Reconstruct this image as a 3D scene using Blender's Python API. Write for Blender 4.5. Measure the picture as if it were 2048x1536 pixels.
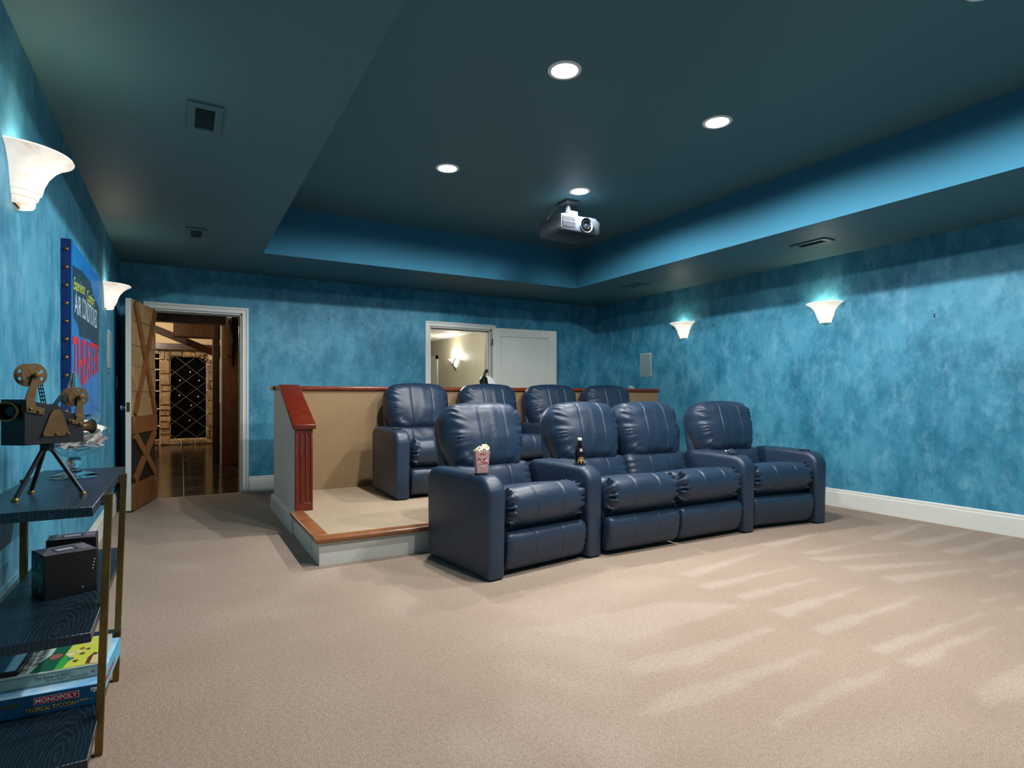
import bpy, bmesh, math, random
import numpy as np
from mathutils import Vector, Matrix, Euler

for o in list(bpy.data.objects):
    bpy.data.objects.remove(o)
S = bpy.context.scene
COL = S.collection
rnd = random.Random(7)
R = math.radians

# ------------------------------------------------------------------ camera, world, exposure
F, EYE, HORIZON, YAW = 1156.6, 1.10, 791.9, 29.738          # px focal length, eye height, horizon row, yaw
cd = bpy.data.cameras.new('camera')
cam = bpy.data.objects.new('camera', cd)
COL.objects.link(cam)
cam.location = (0, 0, EYE)
cam.rotation_euler = (R(90), 0, R(-YAW))
cd.sensor_width = 36.0
cd.lens = F / 2048 * 36.0
cd.shift_y = (HORIZON - 768) / 2048
cd.clip_start, cd.clip_end = 0.05, 100
S.camera = cam
W = bpy.data.worlds.new('world')
S.world = W
W.use_nodes = True
W.node_tree.nodes['Background'].inputs[0].default_value = (0.02, 0.03, 0.04, 1)
W.node_tree.nodes['Background'].inputs[1].default_value = 0.3
S.view_settings.view_transform = 'Standard'
S.view_settings.look = 'None'
S.view_settings.gamma = 1.0
S.view_settings.use_curve_mapping = False
S.view_settings.exposure = 0.0

CAN_W, SCONCE_W = 225.0, 2.0            # lamp powers: recessed downlights, wall sconces
CAN_COL = (1.0, 0.975, 0.94)
CANS = [(1.925, 1.22), (3.23, 1.22), (1.925, 2.755), (3.20, 2.755), (1.91, 4.42), (3.18, 4.31)]

# room dimensions (metres); camera stands at the origin
XL, XR, YB, YF, ZS, ZT = -0.553, 5.668, 7.251, -1.7, 2.50, 2.985
TX0, TX1, TY0, TY1 = 0.688, 4.470, -0.55, 6.138

# ------------------------------------------------------------------ materials
def srgb(r, g, b):
    f = lambda c: (c / 255 / 12.92) if c / 255 <= 0.04045 else ((c / 255 + 0.055) / 1.055) ** 2.4
    return (f(r), f(g), f(b), 1.0)

class NT:
    def __init__(s, name):
        s.m = bpy.data.materials.new(name)
        s.m.use_nodes = True
        s.t = s.m.node_tree
        s.b = s.t.nodes['Principled BSDF']
        s.co = None
    def n(s, kind, **kw):
        nd = s.t.nodes.new(kind)
        for k, v in kw.items():
            setattr(nd, k, v)
        return nd
    def l(s, a, b):
        s.t.links.new(a, b)
    def coords(s, scale=(1, 1, 1)):
        tc = s.n('ShaderNodeTexCoord')
        mp = s.n('ShaderNodeMapping')
        mp.inputs['Scale'].default_value = scale
        s.l(tc.outputs['Object'], mp.inputs['Vector'])
        return mp.outputs['Vector']
    def noise(s, vec, scale, detail=4, rough=0.55, dist=0.0):
        nd = s.n('ShaderNodeTexNoise')
        s.l(vec, nd.inputs['Vector'])
        nd.inputs['Scale'].default_value = scale
        nd.inputs['Detail'].default_value = detail
        nd.inputs['Roughness'].default_value = rough
        nd.inputs['Distortion'].default_value = dist
        return nd.outputs['Fac']
    def ramp(s, fac, stops):
        nd = s.n('ShaderNodeValToRGB')
        el = nd.color_ramp.elements
        while len(el) < len(stops):
            el.new(0.5)
        for e, (p, c) in zip(el, stops):
            e.position = p
            e.color = c
        s.l(fac, nd.inputs['Fac'])
        return nd.outputs['Color']
    def mix(s, fac, a, b, mode='MIX'):
        nd = s.n('ShaderNodeMix', data_type='RGBA', blend_type=mode)
        for sock, v in ((nd.inputs[0], fac), (nd.inputs[6], a), (nd.inputs[7], b)):
            if hasattr(v, 'is_linked'):
                s.l(v, sock)
            else:
                sock.default_value = v
        return nd.outputs[2]
    def bump(s, h, strength=0.3, dist=0.01):
        nd = s.n('ShaderNodeBump')
        nd.inputs['Strength'].default_value = strength
        nd.inputs['Distance'].default_value = dist
        s.l(h, nd.inputs['Height'])
        s.l(nd.outputs['Normal'], s.b.inputs['Normal'])

MATS = {}
def mk(name, col, rough=0.5, metal=0.0, var=None, bump=None, stretch=(1, 1, 1), emit=None, spec=0.5, trans=0.0, ior=1.45, alpha=None):
    """plain procedural material: colour with optional noise variation (scale, second colour) and bump (scale, strength, dist)"""
    if name in MATS:
        return MATS[name]
    q = NT(name)
    col = col if len(col) == 4 else srgb(*col)
    q.b.inputs['Base Color'].default_value = col
    q.b.inputs['Roughness'].default_value = rough
    q.b.inputs['Metallic'].default_value = metal
    q.b.inputs['Specular IOR Level'].default_value = spec
    q.b.inputs['IOR'].default_value = ior
    q.b.inputs['Transmission Weight'].default_value = trans
    v = q.coords(stretch)
    if var:
        c2 = var[1] if len(var[1]) == 4 else srgb(*var[1])
        q.l(q.mix(q.ramp(q.noise(v, var[0], 6, 0.6, var[2] if len(var) > 2 else 0.0), [(0.32, (0, 0, 0, 1)), (0.68, (1, 1, 1, 1))]), col, c2), q.b.inputs['Base Color'])
    else:
        q.l(q.mix(q.noise(v, 3.0, 2), col, tuple(c * 0.94 for c in col[:3]) + (1,)), q.b.inputs['Base Color'])
    if bump:
        q.bump(q.noise(v, bump[0], 4, 0.6), bump[1], bump[2])
    if emit:
        q.b.inputs['Emission Color'].default_value = emit[0] if len(emit[0]) == 4 else srgb(*emit[0])
        q.b.inputs['Emission Strength'].default_value = emit[1]
    MATS[name] = q.m
    return q.m

def wall_mat():
    q = NT('faux_finish_teal')
    v = q.coords((1, 1, 0.8))
    v2 = q.coords((1, 1, 0.55))
    n1 = q.noise(v, 2.4, 10, 0.68, 0.0)
    n2 = q.noise(v2, 9.0, 8, 0.72, 0.1)
    n3 = q.noise(v, 22, 3, 0.6)
    m1 = q.n('ShaderNodeMath', operation='MULTIPLY_ADD')
    q.l(n2, m1.inputs[0]); m1.inputs[1].default_value = 0.6; q.l(n1, m1.inputs[2])
    m2 = q.n('ShaderNodeMath', operation='MULTIPLY_ADD')
    q.l(n3, m2.inputs[0]); m2.inputs[1].default_value = 0.16; q.l(m1.outputs[0], m2.inputs[2])
    c = q.ramp(m2.outputs[0], [(0.64, srgb(26, 94, 122)), (0.80, srgb(42, 115, 144)), (0.98, srgb(66, 138, 166))])
    c2 = q.ramp(q.noise(v2, 6.0, 9, 0.74, 0.12), [(0.50, (0, 0, 0, 1)), (0.70, (1, 1, 1, 1))])
    f = q.n('ShaderNodeMath', operation='MULTIPLY')
    q.l(c2, f.inputs[0]); f.inputs[1].default_value = 0.55
    q.l(q.mix(f.outputs[0], c, srgb(112, 166, 192)), q.b.inputs['Base Color'])
    q.b.inputs['Roughness'].default_value = 0.55
    q.b.inputs['Specular IOR Level'].default_value = 0.3
    q.bump(m1.outputs[0], 0.12, 0.01)
    return q.m

def carpet_mat(name, base, dark, marks):
    q = NT(name)
    v = q.coords()
    n1 = q.noise(v, 210, 3, 0.7)
    n2 = q.noise(v, 55, 4, 0.75)
    n3 = q.noise(v, 1.7, 4, 0.6)
    c = q.mix(q.ramp(n1, [(0.33, (0, 0, 0, 1)), (0.66, (1, 1, 1, 1))]), dark, base)
    k = q.n('ShaderNodeMath', operation='MULTIPLY')
    q.l(q.ramp(n2, [(0.36, (1, 1, 1, 1)), (0.55, (0, 0, 0, 1))]), k.inputs[0]); k.inputs[1].default_value = 0.22
    c = q.mix(k.outputs[0], c, tuple(x * 0.55 for x in dark[:3]) + (1,))
    k2 = q.n('ShaderNodeMath', operation='MULTIPLY')
    q.l(q.ramp(n3, [(0.4, (0, 0, 0, 1)), (0.62, (1, 1, 1, 1))]), k2.inputs[0]); k2.inputs[1].default_value = 0.16
    c = q.mix(k2.outputs[0], c, tuple(x * 0.8 for x in dark[:3]) + (1,))
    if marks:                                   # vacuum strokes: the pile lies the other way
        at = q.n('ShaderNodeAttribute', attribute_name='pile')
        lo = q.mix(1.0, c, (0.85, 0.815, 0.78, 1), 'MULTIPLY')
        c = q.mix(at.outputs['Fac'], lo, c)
    q.l(c, q.b.inputs['Base Color'])
    q.b.inputs['Roughness'].default_value = 0.95
    q.b.inputs['Specular IOR Level'].default_value = 0.1
    q.bump(n2, 0.6, 0.012)
    return q.m

def leather_mat():
    q = NT('navy_leather')
    v = q.coords()
    n = q.noise(v, 3.0, 5, 0.6)
    q.l(q.mix(n, srgb(24, 42, 62), srgb(35, 56, 80)), q.b.inputs['Base Color'])
    q.b.inputs['Roughness'].default_value = 0.43
    q.b.inputs['Specular IOR Level'].default_value = 0.55
    g = q.noise(v, 320, 2, 0.6)
    w = q.noise(q.coords((1, 1, 1.6)), 9, 5, 0.6, 0.6)
    a = q.n('ShaderNodeMath', operation='MULTIPLY_ADD')
    q.l(g, a.inputs[0]); a.inputs[1].default_value = 0.06; q.l(w, a.inputs[2])
    q.bump(a.outputs[0], 0.30, 0.012)
    return q.m

def wood_mat(name, a, b, rough=0.35, stretch=(1, 1, 1), scale=14, spec=0.5):
    q = NT(name)
    v = q.coords(stretch)
    n = q.noise(v, scale, 6, 0.65, 1.2)
    q.l(q.mix(q.ramp(n, [(0.3, (0, 0, 0, 1)), (0.7, (1, 1, 1, 1))]), srgb(*a), srgb(*b)), q.b.inputs['Base Color'])
    q.b.inputs['Roughness'].default_value = rough
    q.b.inputs['Specular IOR Level'].default_value = spec
    q.bump(n, 0.1, 0.004)
    return q.m

def grain_mat():
    q = NT('blue_black_oak')
    tc = q.n('ShaderNodeTexCoord')
    mp = q.n('ShaderNodeMapping')
    mp.inputs['Scale'].default_value = (1, 0.22, 1)
    mp.inputs['Location'].default_value = (-0.05, 0.10, 0)
    q.l(tc.outputs['Object'], mp.inputs['Vector'])
    v = mp.outputs['Vector']
    wv = q.n('ShaderNodeTexWave', wave_type='RINGS', rings_direction='Z')
    q.l(v, wv.inputs['Vector'])
    wv.inputs['Scale'].default_value = 34
    wv.inputs['Distortion'].default_value = 5
    wv.inputs['Detail'].default_value = 3
    wv.inputs['Detail Scale'].default_value = 2.2
    f = q.ramp(wv.outputs['Fac'], [(0.80, (0, 0, 0, 1)), (0.97, (1, 1, 1, 1))])
    k = q.n('ShaderNodeMath', operation='MULTIPLY')
    q.l(f, k.inputs[0]); k.inputs[1].default_value = 0.16
    q.l(q.mix(k.outputs[0], srgb(9, 27, 38), srgb(70, 110, 130)), q.b.inputs['Base Color'])
    q.b.inputs['Roughness'].default_value = 0.33
    q.bump(wv.outputs['Fac'], 0.15, 0.003)
    return q.m

M_WALL = wall_mat()
M_CEIL = mk('ceiling_teal', (68, 106, 116), 0.55, var=(0.8, (72, 110, 120)), spec=0.4)
M_TRAY = mk('tray_side_blue', (48, 110, 138), 0.7, var=(0.7, (52, 114, 142)), spec=0.2)
M_CARPET = carpet_mat('beige_carpet', srgb(190, 175, 162), srgb(146, 130, 116), True)
M_CARPET2 = carpet_mat('riser_carpet', srgb(190, 174, 152), srgb(152, 134, 110), False)
M_CARPETW = carpet_mat('wall_carpet_tan', srgb(170, 146, 114), srgb(126, 102, 74), False)
M_WHITE = mk('white_trim_paint', (206, 210, 204), 0.38, var=(2.0, (200, 205, 200)))
M_RWHITE = mk('riser_white_paint', (200, 201, 193), 0.42, var=(1.5, (194, 195, 187)))
M_LEATHER = leather_mat()
M_SEAM = mk('seam_thread', (44, 66, 92), 0.55)
M_DARKLEATHER = mk('dark_leather_side', (26, 36, 50), 0.45, bump=(200, 0.15, 0.003))
M_BLACK = mk('black_plastic', (14, 14, 16), 0.35)
M_BLACKSAT = mk('black_satin', (9, 9, 10), 0.5)
M_CHERRY = wood_mat('cherry_wood', (116, 38, 14), (82, 24, 9), 0.3, (1, 1, 0.25), 16)
M_NOSE = wood_mat('oak_nosing', (152, 98, 60), (120, 72, 40), 0.3, (0.5, 0.5, 1), 22)
M_CAP = wood_mat('cherry_cap', (128, 60, 36), (92, 34, 20), 0.25, (0.3, 1, 1), 16)
M_OAK = grain_mat()
M_BRASS = mk('brushed_brass', (128, 102, 58), 0.42, 0.85, var=(30, (110, 86, 46)))
M_BRONZE = mk('antique_bronze', (132, 104, 72), 0.38, 0.8, var=(25, (112, 86, 58)))
M_CHROME = mk('chrome', (215, 215, 218), 0.12, 1.0)
M_GLASS = mk('clear_glass', (250, 252, 252), 0.02, 0.0, trans=1.0, ior=1.25)
def thin_glass():
    q = NT('thin_clear_glass')
    lw = q.n('ShaderNodeLayerWeight'); lw.inputs['Blend'].default_value = 0.5
    pw = q.n('ShaderNodeMath', operation='POWER'); q.l(lw.outputs['Facing'], pw.inputs[0]); pw.inputs[1].default_value = 3.5
    fr = q.n('ShaderNodeMath', operation='MULTIPLY_ADD'); q.l(pw.outputs[0], fr.inputs[0]); fr.inputs[1].default_value = 0.55; fr.inputs[2].default_value = 0.03
    tr = q.n('ShaderNodeBsdfTransparent'); tr.inputs['Color'].default_value = (0.95, 0.97, 0.97, 1)
    gl = q.n('ShaderNodeBsdfGlossy'); gl.inputs['Roughness'].default_value = 0.03
    mx = q.n('ShaderNodeMixShader')
    q.l(fr.outputs[0], mx.inputs[0]); q.l(tr.outputs[0], mx.inputs[1]); q.l(gl.outputs[0], mx.inputs[2])
    q.l(mx.outputs[0], q.t.nodes['Material Output'].inputs['Surface'])
    return q.m
M_THIN = thin_glass()
M_PAPER = mk('white_paper', (232, 226, 220), 0.7, var=(18, (214, 205, 200)))
M_GREY = mk('grey_plate', (150, 168, 172), 0.45)
M_TEALPLATE = mk('painted_teal_metal', (62, 102, 114), 0.45)
M_DARKVOID = mk('dark_void', (3, 4, 5), 0.9, spec=0.1)  # near-black colour for the shade inside openings

# ------------------------------------------------------------------ mesh helpers
class MB:
    """collects geometry; build() links it as one mesh object"""
    def __init__(s):
        s.v, s.f, s.mi = [], [], []
        s.cur = 0
    def add(s, verts, faces, M=None):
        o = len(s.v)
        for p in verts:
            p = Vector(p)
            s.v.append(tuple(M @ p if M else p))
        for f in faces:
            s.f.append(tuple(i + o for i in f))
            s.mi.append(s.cur)
        return s
    def box(s, x0, x1, y0, y1, z0, z1, M=None):
        v = [(x, y, z) for x in (x0, x1) for y in (y0, y1) for z in (z0, z1)]
        f = [(0, 1, 3, 2), (4, 6, 7, 5), (0, 4, 5, 1), (2, 3, 7, 6), (0, 2, 6, 4), (1, 5, 7, 3)]
        return s.add(v, f, M)
    def bm(s, b, M=None):
        b.verts.ensure_lookup_table()
        b.verts.index_update()
        s.add([v.co[:] for v in b.verts], [[v.index for v in f.verts] for f in b.faces], M)
        b.free()
        return s
    def rbox(s, x0, x1, y0, y1, z0, z1, r=0.01, seg=2, M=None):
        b = bmesh.new()
        bmesh.ops.create_cube(b, size=1.0)
        for v in b.verts:
            v.co = Vector(((x0 + x1) / 2 + v.co.x * (x1 - x0), (y0 + y1) / 2 + v.co.y * (y1 - y0), (z0 + z1) / 2 + v.co.z * (z1 - z0)))
        bmesh.ops.bevel(b, geom=b.edges[:], offset=r, segments=seg, profile=0.5, affect='EDGES')
        return s.bm(b, M)
    def prism(s, poly, x0, x1, axis='x', M=None, bevel=0, seg=3):
        """poly in the other two axes (order y,z / x,z / x,y), extruded between x0 and x1"""
        def p3(a, b, c):
            return {'x': (c, a, b), 'y': (a, c, b), 'z': (a, b, c)}[axis]
        n = len(poly)
        b = bmesh.new()
        A = [b.verts.new(p3(p[0], p[1], x0)) for p in poly]
        B = [b.verts.new(p3(p[0], p[1], x1)) for p in poly]
        fa = b.faces.new(A)
        fb = b.faces.new(B[::-1])
        for i in range(n):
            b.faces.new((A[i], B[i], B[(i + 1) % n], A[(i + 1) % n]))
        bmesh.ops.recalc_face_normals(b, faces=b.faces)
        if bevel:
            ed = list(set(fa.edges) | set(fb.edges))
            bmesh.ops.bevel(b, geom=ed, offset=bevel, segments=seg, profile=0.5, affect='EDGES', clamp_overlap=True)
        return s.bm(b, M)
    def lathe(s, prof, n=24, M=None, a0=0.0, a1=2 * math.pi, cap=False):
        full = abs(a1 - a0 - 2 * math.pi) < 1e-6
        k = n if full else n + 1
        v, f = [], []
        for r, z in prof:
            for i in range(k):
                a = a0 + (a1 - a0) * i / n
                v.append((r * math.cos(a), r * math.sin(a), z))
        for j in range(len(prof) - 1):
            for i in range(n if full else n):
                i2 = (i + 1) % k if full else i + 1
                f.append((j * k + i, j * k + i2, (j + 1) * k + i2, (j + 1) * k + i))
        if cap:
            f.append(tuple(range(k - 1, -1, -1)))
            f.append(tuple((len(prof) - 1) * k + i for i in range(k)))
        return s.add(v, f, M)
    def tube(s, pts, r, n=8, cap=True, M=None):
        pts = [Vector(p) for p in pts]
        rs = r if isinstance(r, (list, tuple)) else [r] * len(pts)
        v, f = [], []
        up = Vector((0, 0, 1))
        pu = None
        for i, p in enumerate(pts):
            t = (pts[min(i + 1, len(pts) - 1)] - pts[max(i - 1, 0)]).normalized()
            if pu is None:
                a = up if abs(t.z) < 0.9 else Vector((1, 0, 0))
                u = t.cross(a).normalized()
            else:
                u = (pu - t * pu.dot(t)).normalized()
            pu = u
            w = t.cross(u)
            for k in range(n):
                a = 2 * math.pi * k / n
                v.append(tuple(p + (u * math.cos(a) + w * math.sin(a)) * rs[i]))
        for i in range(len(pts) - 1):
            for k in range(n):
                f.append((i * n + k, i * n + (k + 1) % n, (i + 1) * n + (k + 1) % n, (i + 1) * n + k))
        if cap:
            f.append(tuple(range(n - 1, -1, -1)))
            f.append(tuple((len(pts) - 1) * n + k for k in range(n)))
        return s.add(v, f, M)
    def mesh(s, name, mats, smooth=True, angle=38):
        me = bpy.data.meshes.new(name)
        me.from_pydata(s.v, [], s.f)
        b = bmesh.new()
        b.from_mesh(me)
        bmesh.ops.recalc_face_normals(b, faces=b.faces)
        b.to_mesh(me)
        b.free()
        for m in (mats if isinstance(mats, (list, tuple)) else [mats]):
            me.materials.append(m)
        if max(s.mi, default=0):
            me.polygons.foreach_set('material_index', s.mi)
        if smooth:
            me.polygons.foreach_set('use_smooth', [True] * len(me.polygons))
            me.set_sharp_from_angle(angle=R(angle))
        return me
    def build(s, name, mats, parent=None, smooth=True, angle=38, label=None):
        return link(name, s.mesh(name, mats, smooth, angle), parent, label)

def link(name, data, parent=None, label=None):
    o = bpy.data.objects.new(name, data)
    COL.objects.link(o)
    if parent:
        o.parent = parent
    if label:
        o['label'] = label
    return o
def tag(o, label, cat, group=None):
    o['label'], o['category'] = label, cat
    if group:
        o['group'] = group
    return o
def thing(name, label, cat, loc=(0, 0, 0), rz=0.0, group=None):
    o = link(name, None)
    o.empty_display_size = 0.05
    o.location = loc
    o.rotation_euler = (0, 0, rz)
    return tag(o, label, cat, group)
def struct(o, label=None, cat=None):
    o['kind'] = 'structure'
    if label:
        o['label'], o['category'] = label, cat
    return o
def lamp(name, kind, loc, power, col, parent=None, **kw):
    l = bpy.data.lights.new(name, kind)
    l.energy = power
    l.color = col
    for k, v in kw.items():
        setattr(l, k, v)
    o = link(name, l, parent)
    o.location = loc
    return o
def text_mesh(body, size=1.0, extrude=0.0, shear=0.0, bold=0.0):
    c = bpy.data.curves.new('lettering', 'FONT')
    c.body, c.size, c.extrude, c.shear, c.offset = body, size, extrude, shear, bold
    c.align_x, c.align_y = 'LEFT', 'BOTTOM_BASELINE'
    c.resolution_u = 3
    o = bpy.data.objects.new('lettering', c)
    COL.objects.link(o)
    dg = bpy.context.evaluated_depsgraph_get()
    me = bpy.data.meshes.new_from_object(o.evaluated_get(dg))
    bpy.data.objects.remove(o)
    bpy.data.curves.remove(c)
    return me
def lettering(name, body, mat, parent, fn, extrude=0.0, shear=0.0, bold=0.0, label=None):
    """text fitted to the unit square (0..1, 0..1), then mapped by fn(u, v, w) to local coordinates"""
    me = text_mesh(body, 1.0, 0.0, shear, bold)
    xs = [v.co.x for v in me.vertices]; ys = [v.co.y for v in me.vertices]
    x0, x1, y0, y1 = min(xs), max(xs), min(ys), max(ys)
    for v in me.vertices:
        v.co = Vector(fn((v.co.x - x0) / (x1 - x0), (v.co.y - y0) / (y1 - y0)))
    me.materials.append(mat)
    return link(name, me, parent, label)
def rotz(a, loc=(0, 0, 0)):
    return Matrix.Translation(loc) @ Matrix.Rotation(a, 4, 'Z')

# ------------------------------------------------------------------ floor with vacuum strokes
def floor_point(u, v):                      # a pixel of the photograph -> a point on the floor
    a = R(YAW); s, c = math.sin(a), math.cos(a)
    o = (u - 1024) / F
    t = EYE * F / (v - HORIZON)
    return ((s + o * c) * t, (c - o * s) * t)
def make_floor():
    # strokes measured on the carpet, in a 1.954x enlargement of the lower right of the photograph
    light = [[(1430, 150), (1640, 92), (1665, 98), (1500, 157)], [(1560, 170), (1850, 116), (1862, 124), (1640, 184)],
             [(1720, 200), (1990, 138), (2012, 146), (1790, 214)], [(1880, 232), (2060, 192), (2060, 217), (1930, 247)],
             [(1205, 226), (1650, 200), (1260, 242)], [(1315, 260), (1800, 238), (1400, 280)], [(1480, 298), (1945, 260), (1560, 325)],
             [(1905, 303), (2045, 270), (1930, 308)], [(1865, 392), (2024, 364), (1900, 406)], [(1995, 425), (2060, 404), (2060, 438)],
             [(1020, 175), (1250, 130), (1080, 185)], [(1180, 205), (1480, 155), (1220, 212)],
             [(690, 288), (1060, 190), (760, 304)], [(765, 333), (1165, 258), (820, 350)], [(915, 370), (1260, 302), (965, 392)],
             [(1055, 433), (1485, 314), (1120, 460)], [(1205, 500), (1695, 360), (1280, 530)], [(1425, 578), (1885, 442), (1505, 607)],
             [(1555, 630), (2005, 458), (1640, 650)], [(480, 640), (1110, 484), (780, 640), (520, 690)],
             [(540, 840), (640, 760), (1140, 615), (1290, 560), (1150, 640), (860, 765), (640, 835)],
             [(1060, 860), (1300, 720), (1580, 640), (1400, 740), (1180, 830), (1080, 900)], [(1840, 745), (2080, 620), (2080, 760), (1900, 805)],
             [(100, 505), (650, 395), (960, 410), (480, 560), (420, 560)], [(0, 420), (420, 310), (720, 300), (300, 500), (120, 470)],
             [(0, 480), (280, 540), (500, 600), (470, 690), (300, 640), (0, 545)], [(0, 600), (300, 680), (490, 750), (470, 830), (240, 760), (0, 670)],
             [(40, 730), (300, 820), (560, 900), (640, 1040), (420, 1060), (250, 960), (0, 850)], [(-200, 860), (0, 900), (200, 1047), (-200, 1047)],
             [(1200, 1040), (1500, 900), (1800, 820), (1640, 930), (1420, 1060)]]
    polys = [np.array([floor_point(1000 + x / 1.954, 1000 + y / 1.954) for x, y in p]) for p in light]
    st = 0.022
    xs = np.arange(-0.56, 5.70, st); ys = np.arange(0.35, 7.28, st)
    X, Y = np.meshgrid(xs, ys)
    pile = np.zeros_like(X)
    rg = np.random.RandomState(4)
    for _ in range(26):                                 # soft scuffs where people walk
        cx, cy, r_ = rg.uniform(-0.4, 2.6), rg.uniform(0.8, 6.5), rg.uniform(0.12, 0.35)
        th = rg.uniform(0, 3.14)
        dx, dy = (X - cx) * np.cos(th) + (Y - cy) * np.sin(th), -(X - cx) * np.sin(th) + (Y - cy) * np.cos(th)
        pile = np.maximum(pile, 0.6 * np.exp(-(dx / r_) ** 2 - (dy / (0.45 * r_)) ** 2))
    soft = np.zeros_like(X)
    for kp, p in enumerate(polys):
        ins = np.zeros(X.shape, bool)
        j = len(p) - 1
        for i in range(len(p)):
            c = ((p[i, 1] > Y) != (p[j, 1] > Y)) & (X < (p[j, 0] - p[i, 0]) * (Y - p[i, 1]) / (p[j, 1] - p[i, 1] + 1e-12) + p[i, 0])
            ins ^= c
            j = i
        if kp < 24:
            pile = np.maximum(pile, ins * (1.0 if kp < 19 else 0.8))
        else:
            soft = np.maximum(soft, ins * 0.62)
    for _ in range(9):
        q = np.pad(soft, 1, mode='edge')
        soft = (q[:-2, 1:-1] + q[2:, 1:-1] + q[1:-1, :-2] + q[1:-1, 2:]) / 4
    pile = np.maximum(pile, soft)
    for _ in range(1):
        q = np.pad(pile, 1, mode='edge')
        pile = (q[:-2, 1:-1] + q[2:, 1:-1] + q[1:-1, :-2] + q[1:-1, 2:] + 2 * q[1:-1, 1:-1]) / 6
    ny, nx = X.shape
    co = np.stack([X, Y, np.zeros_like(X)], -1).reshape(-1, 3)
    idx = np.arange(nx * ny).reshape(ny, nx)
    quads = np.stack([idx[:-1, :-1], idx[:-1, 1:], idx[1:, 1:], idx[1:, :-1]], -1).reshape(-1, 4)
    base = len(co)
    extra = np.array([(-0.56, YF, 0), (5.70, YF, 0), (5.70, 0.35, 0), (-0.56, 0.35, 0)], float)
    co = np.vstack([co, extra])
    quads = np.vstack([quads, [[base, base + 1, base + 2, base + 3]]])
    me = bpy.data.meshes.new('floor')
    me.vertices.add(len(co)); me.vertices.foreach_set('co', co.ravel())
    me.loops.add(quads.size); me.loops.foreach_set('vertex_index', quads.ravel())
    me.polygons.add(len(quads)); me.polygons.foreach_set('loop_start', np.arange(0, quads.size, 4))
    me.update(calc_edges=True)
    at = me.attributes.new('pile', 'FLOAT', 'POINT')
    at.data.foreach_set('value', np.concatenate([pile.ravel(), np.full(4, 0.3)]).astype(np.float32))
    me.materials.append(M_CARPET)
    return struct(link('floor', me))
make_floor()

# ------------------------------------------------------------------ walls, ceiling
T = 0.14
LD = (-0.285, 0.60, 2.035)      # left doorway: x0, x1, top
RD = (2.872, 3.795, 2.035)      # right doorway
struct(MB().box(XL - T, XL, YF - T, YB, 0, ZS).build('wall_left', M_WALL, smooth=False))
struct(MB().box(XR, XR + T, YF - T, YB + T, 0, ZS).build('wall_right', M_WALL, smooth=False))
struct(MB().box(XL, XR, YF - T, YF, 0, ZS).build('wall_front', M_WALL, smooth=False))
b = MB()
b.box(XL - T, LD[0], YB, YB + T, 0, ZS)
b.box(LD[0], LD[1], YB, YB + T, LD[2], ZS)
b.box(LD[1], RD[0], YB, YB + T, 0, ZS)
b.box(RD[0], RD[1], YB, YB + T, RD[2], ZS)
b.box(RD[1], XR, YB, YB + T, 0, ZS)
struct(b.build('wall_back', M_WALL, smooth=False))
b = MB()
b.box(XL - T, TX0, YF - T, YB + T, ZS, ZT + 0.1)
b.box(TX1, XR + T, YF - T, YB + T, ZS, ZT + 0.1)
b.box(TX0, TX1, TY1, YB + T, ZS, ZT + 0.1)
b.box(TX0, TX1, YF - T, TY0, ZS, ZT + 0.1)
b.box(TX0, TX1, TY0, TY1, ZT, ZT + 0.1)
ceil = struct(b.build('ceiling', M_CEIL, smooth=False))
e = 0.004                       # painted tray sides, a plaster skin on the soffit edge
for x0, x1, y0, y1 in ((TX0, TX0 + e, TY0, TY1), (TX1 - e, TX1, TY0, TY1), (TX0, TX1, TY1 - e, TY1), (TX0, TX1, TY0, TY0 + e)):
    MB().box(x0, x1, y0, y1, ZS + 0.001, ZT).build('tray_side', M_TRAY, ceil, smooth=False)

def baseboard(name, axis, fixed, sgn, a, bb, h=0.176, mat=M_WHITE):
    """profile against a wall; axis the board runs along, sgn the side it stands on"""
    prof = [(0, 0), (0.016, 0), (0.016, h - 0.035), (0.010, h - 0.028), (0.010, h - 0.008), (0.006, h), (0, h)]
    m = MB()
    if axis == 'y':
        m.prism([(fixed + sgn * p[0], p[1]) for p in prof], a, bb, 'y')
    else:
        m.prism([(fixed + sgn * p[0], p[1]) for p in prof], a, bb, 'x')
    return struct(m.build(name, mat, smooth=False))
baseboard('baseboard_left', 'y', XL, 1, YF, YB)
baseboard('baseboard_right', 'y', XR, -1, YF, 3.83)
baseboard('baseboard_back', 'x', YB, -1, 0.67, RD[0] - 0.08)
baseboard('baseboard_corner', 'x', YB, -1, RD[1] + 0.08, XR)
baseboard('baseboard_end', 'x', YB, -1, XL, LD[0] - 0.08)

def casing(name, d):
    x0, x1, zt = d
    m = MB()
    for a, bb, th in ((0.0, 0.062, 0.018), (0.044, 0.064, 0.028), (0.0, 0.012, 0.024)):
        m.box(x0 - bb, x0 - a, YB - th, YB, 0, zt + bb)
        m.box(x1 + a, x1 + bb, YB - th, YB, 0, zt + bb)
        m.box(x0 - a, x1 + a, YB - th, YB, zt + a, zt + bb)
    m.box(x0 - 0.001, x0 + 0.018, YB - 0.004, YB + T + 0.01, 0, zt)          # jambs
    m.box(x1 - 0.018, x1 + 0.001, YB - 0.004, YB + T + 0.01, 0, zt)
    m.box(x0, x1, YB - 0.004, YB + T + 0.01, zt - 0.018, zt + 0.001)
    m.box(x0 + 0.018, x0 + 0.030, YB + 0.06, YB + 0.10, 0, zt - 0.018)      # stops
    m.box(x1 - 0.030, x1 - 0.018, YB + 0.06, YB + 0.10, 0, zt - 0.018)
    m.box(x0 + 0.018, x1 - 0.018, YB + 0.06, YB + 0.10, zt - 0.030, zt - 0.018)
    return struct(m.build(name, M_WHITE, smooth=False))
casing('trim_1', LD)
casing('trim_2', RD)

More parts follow.
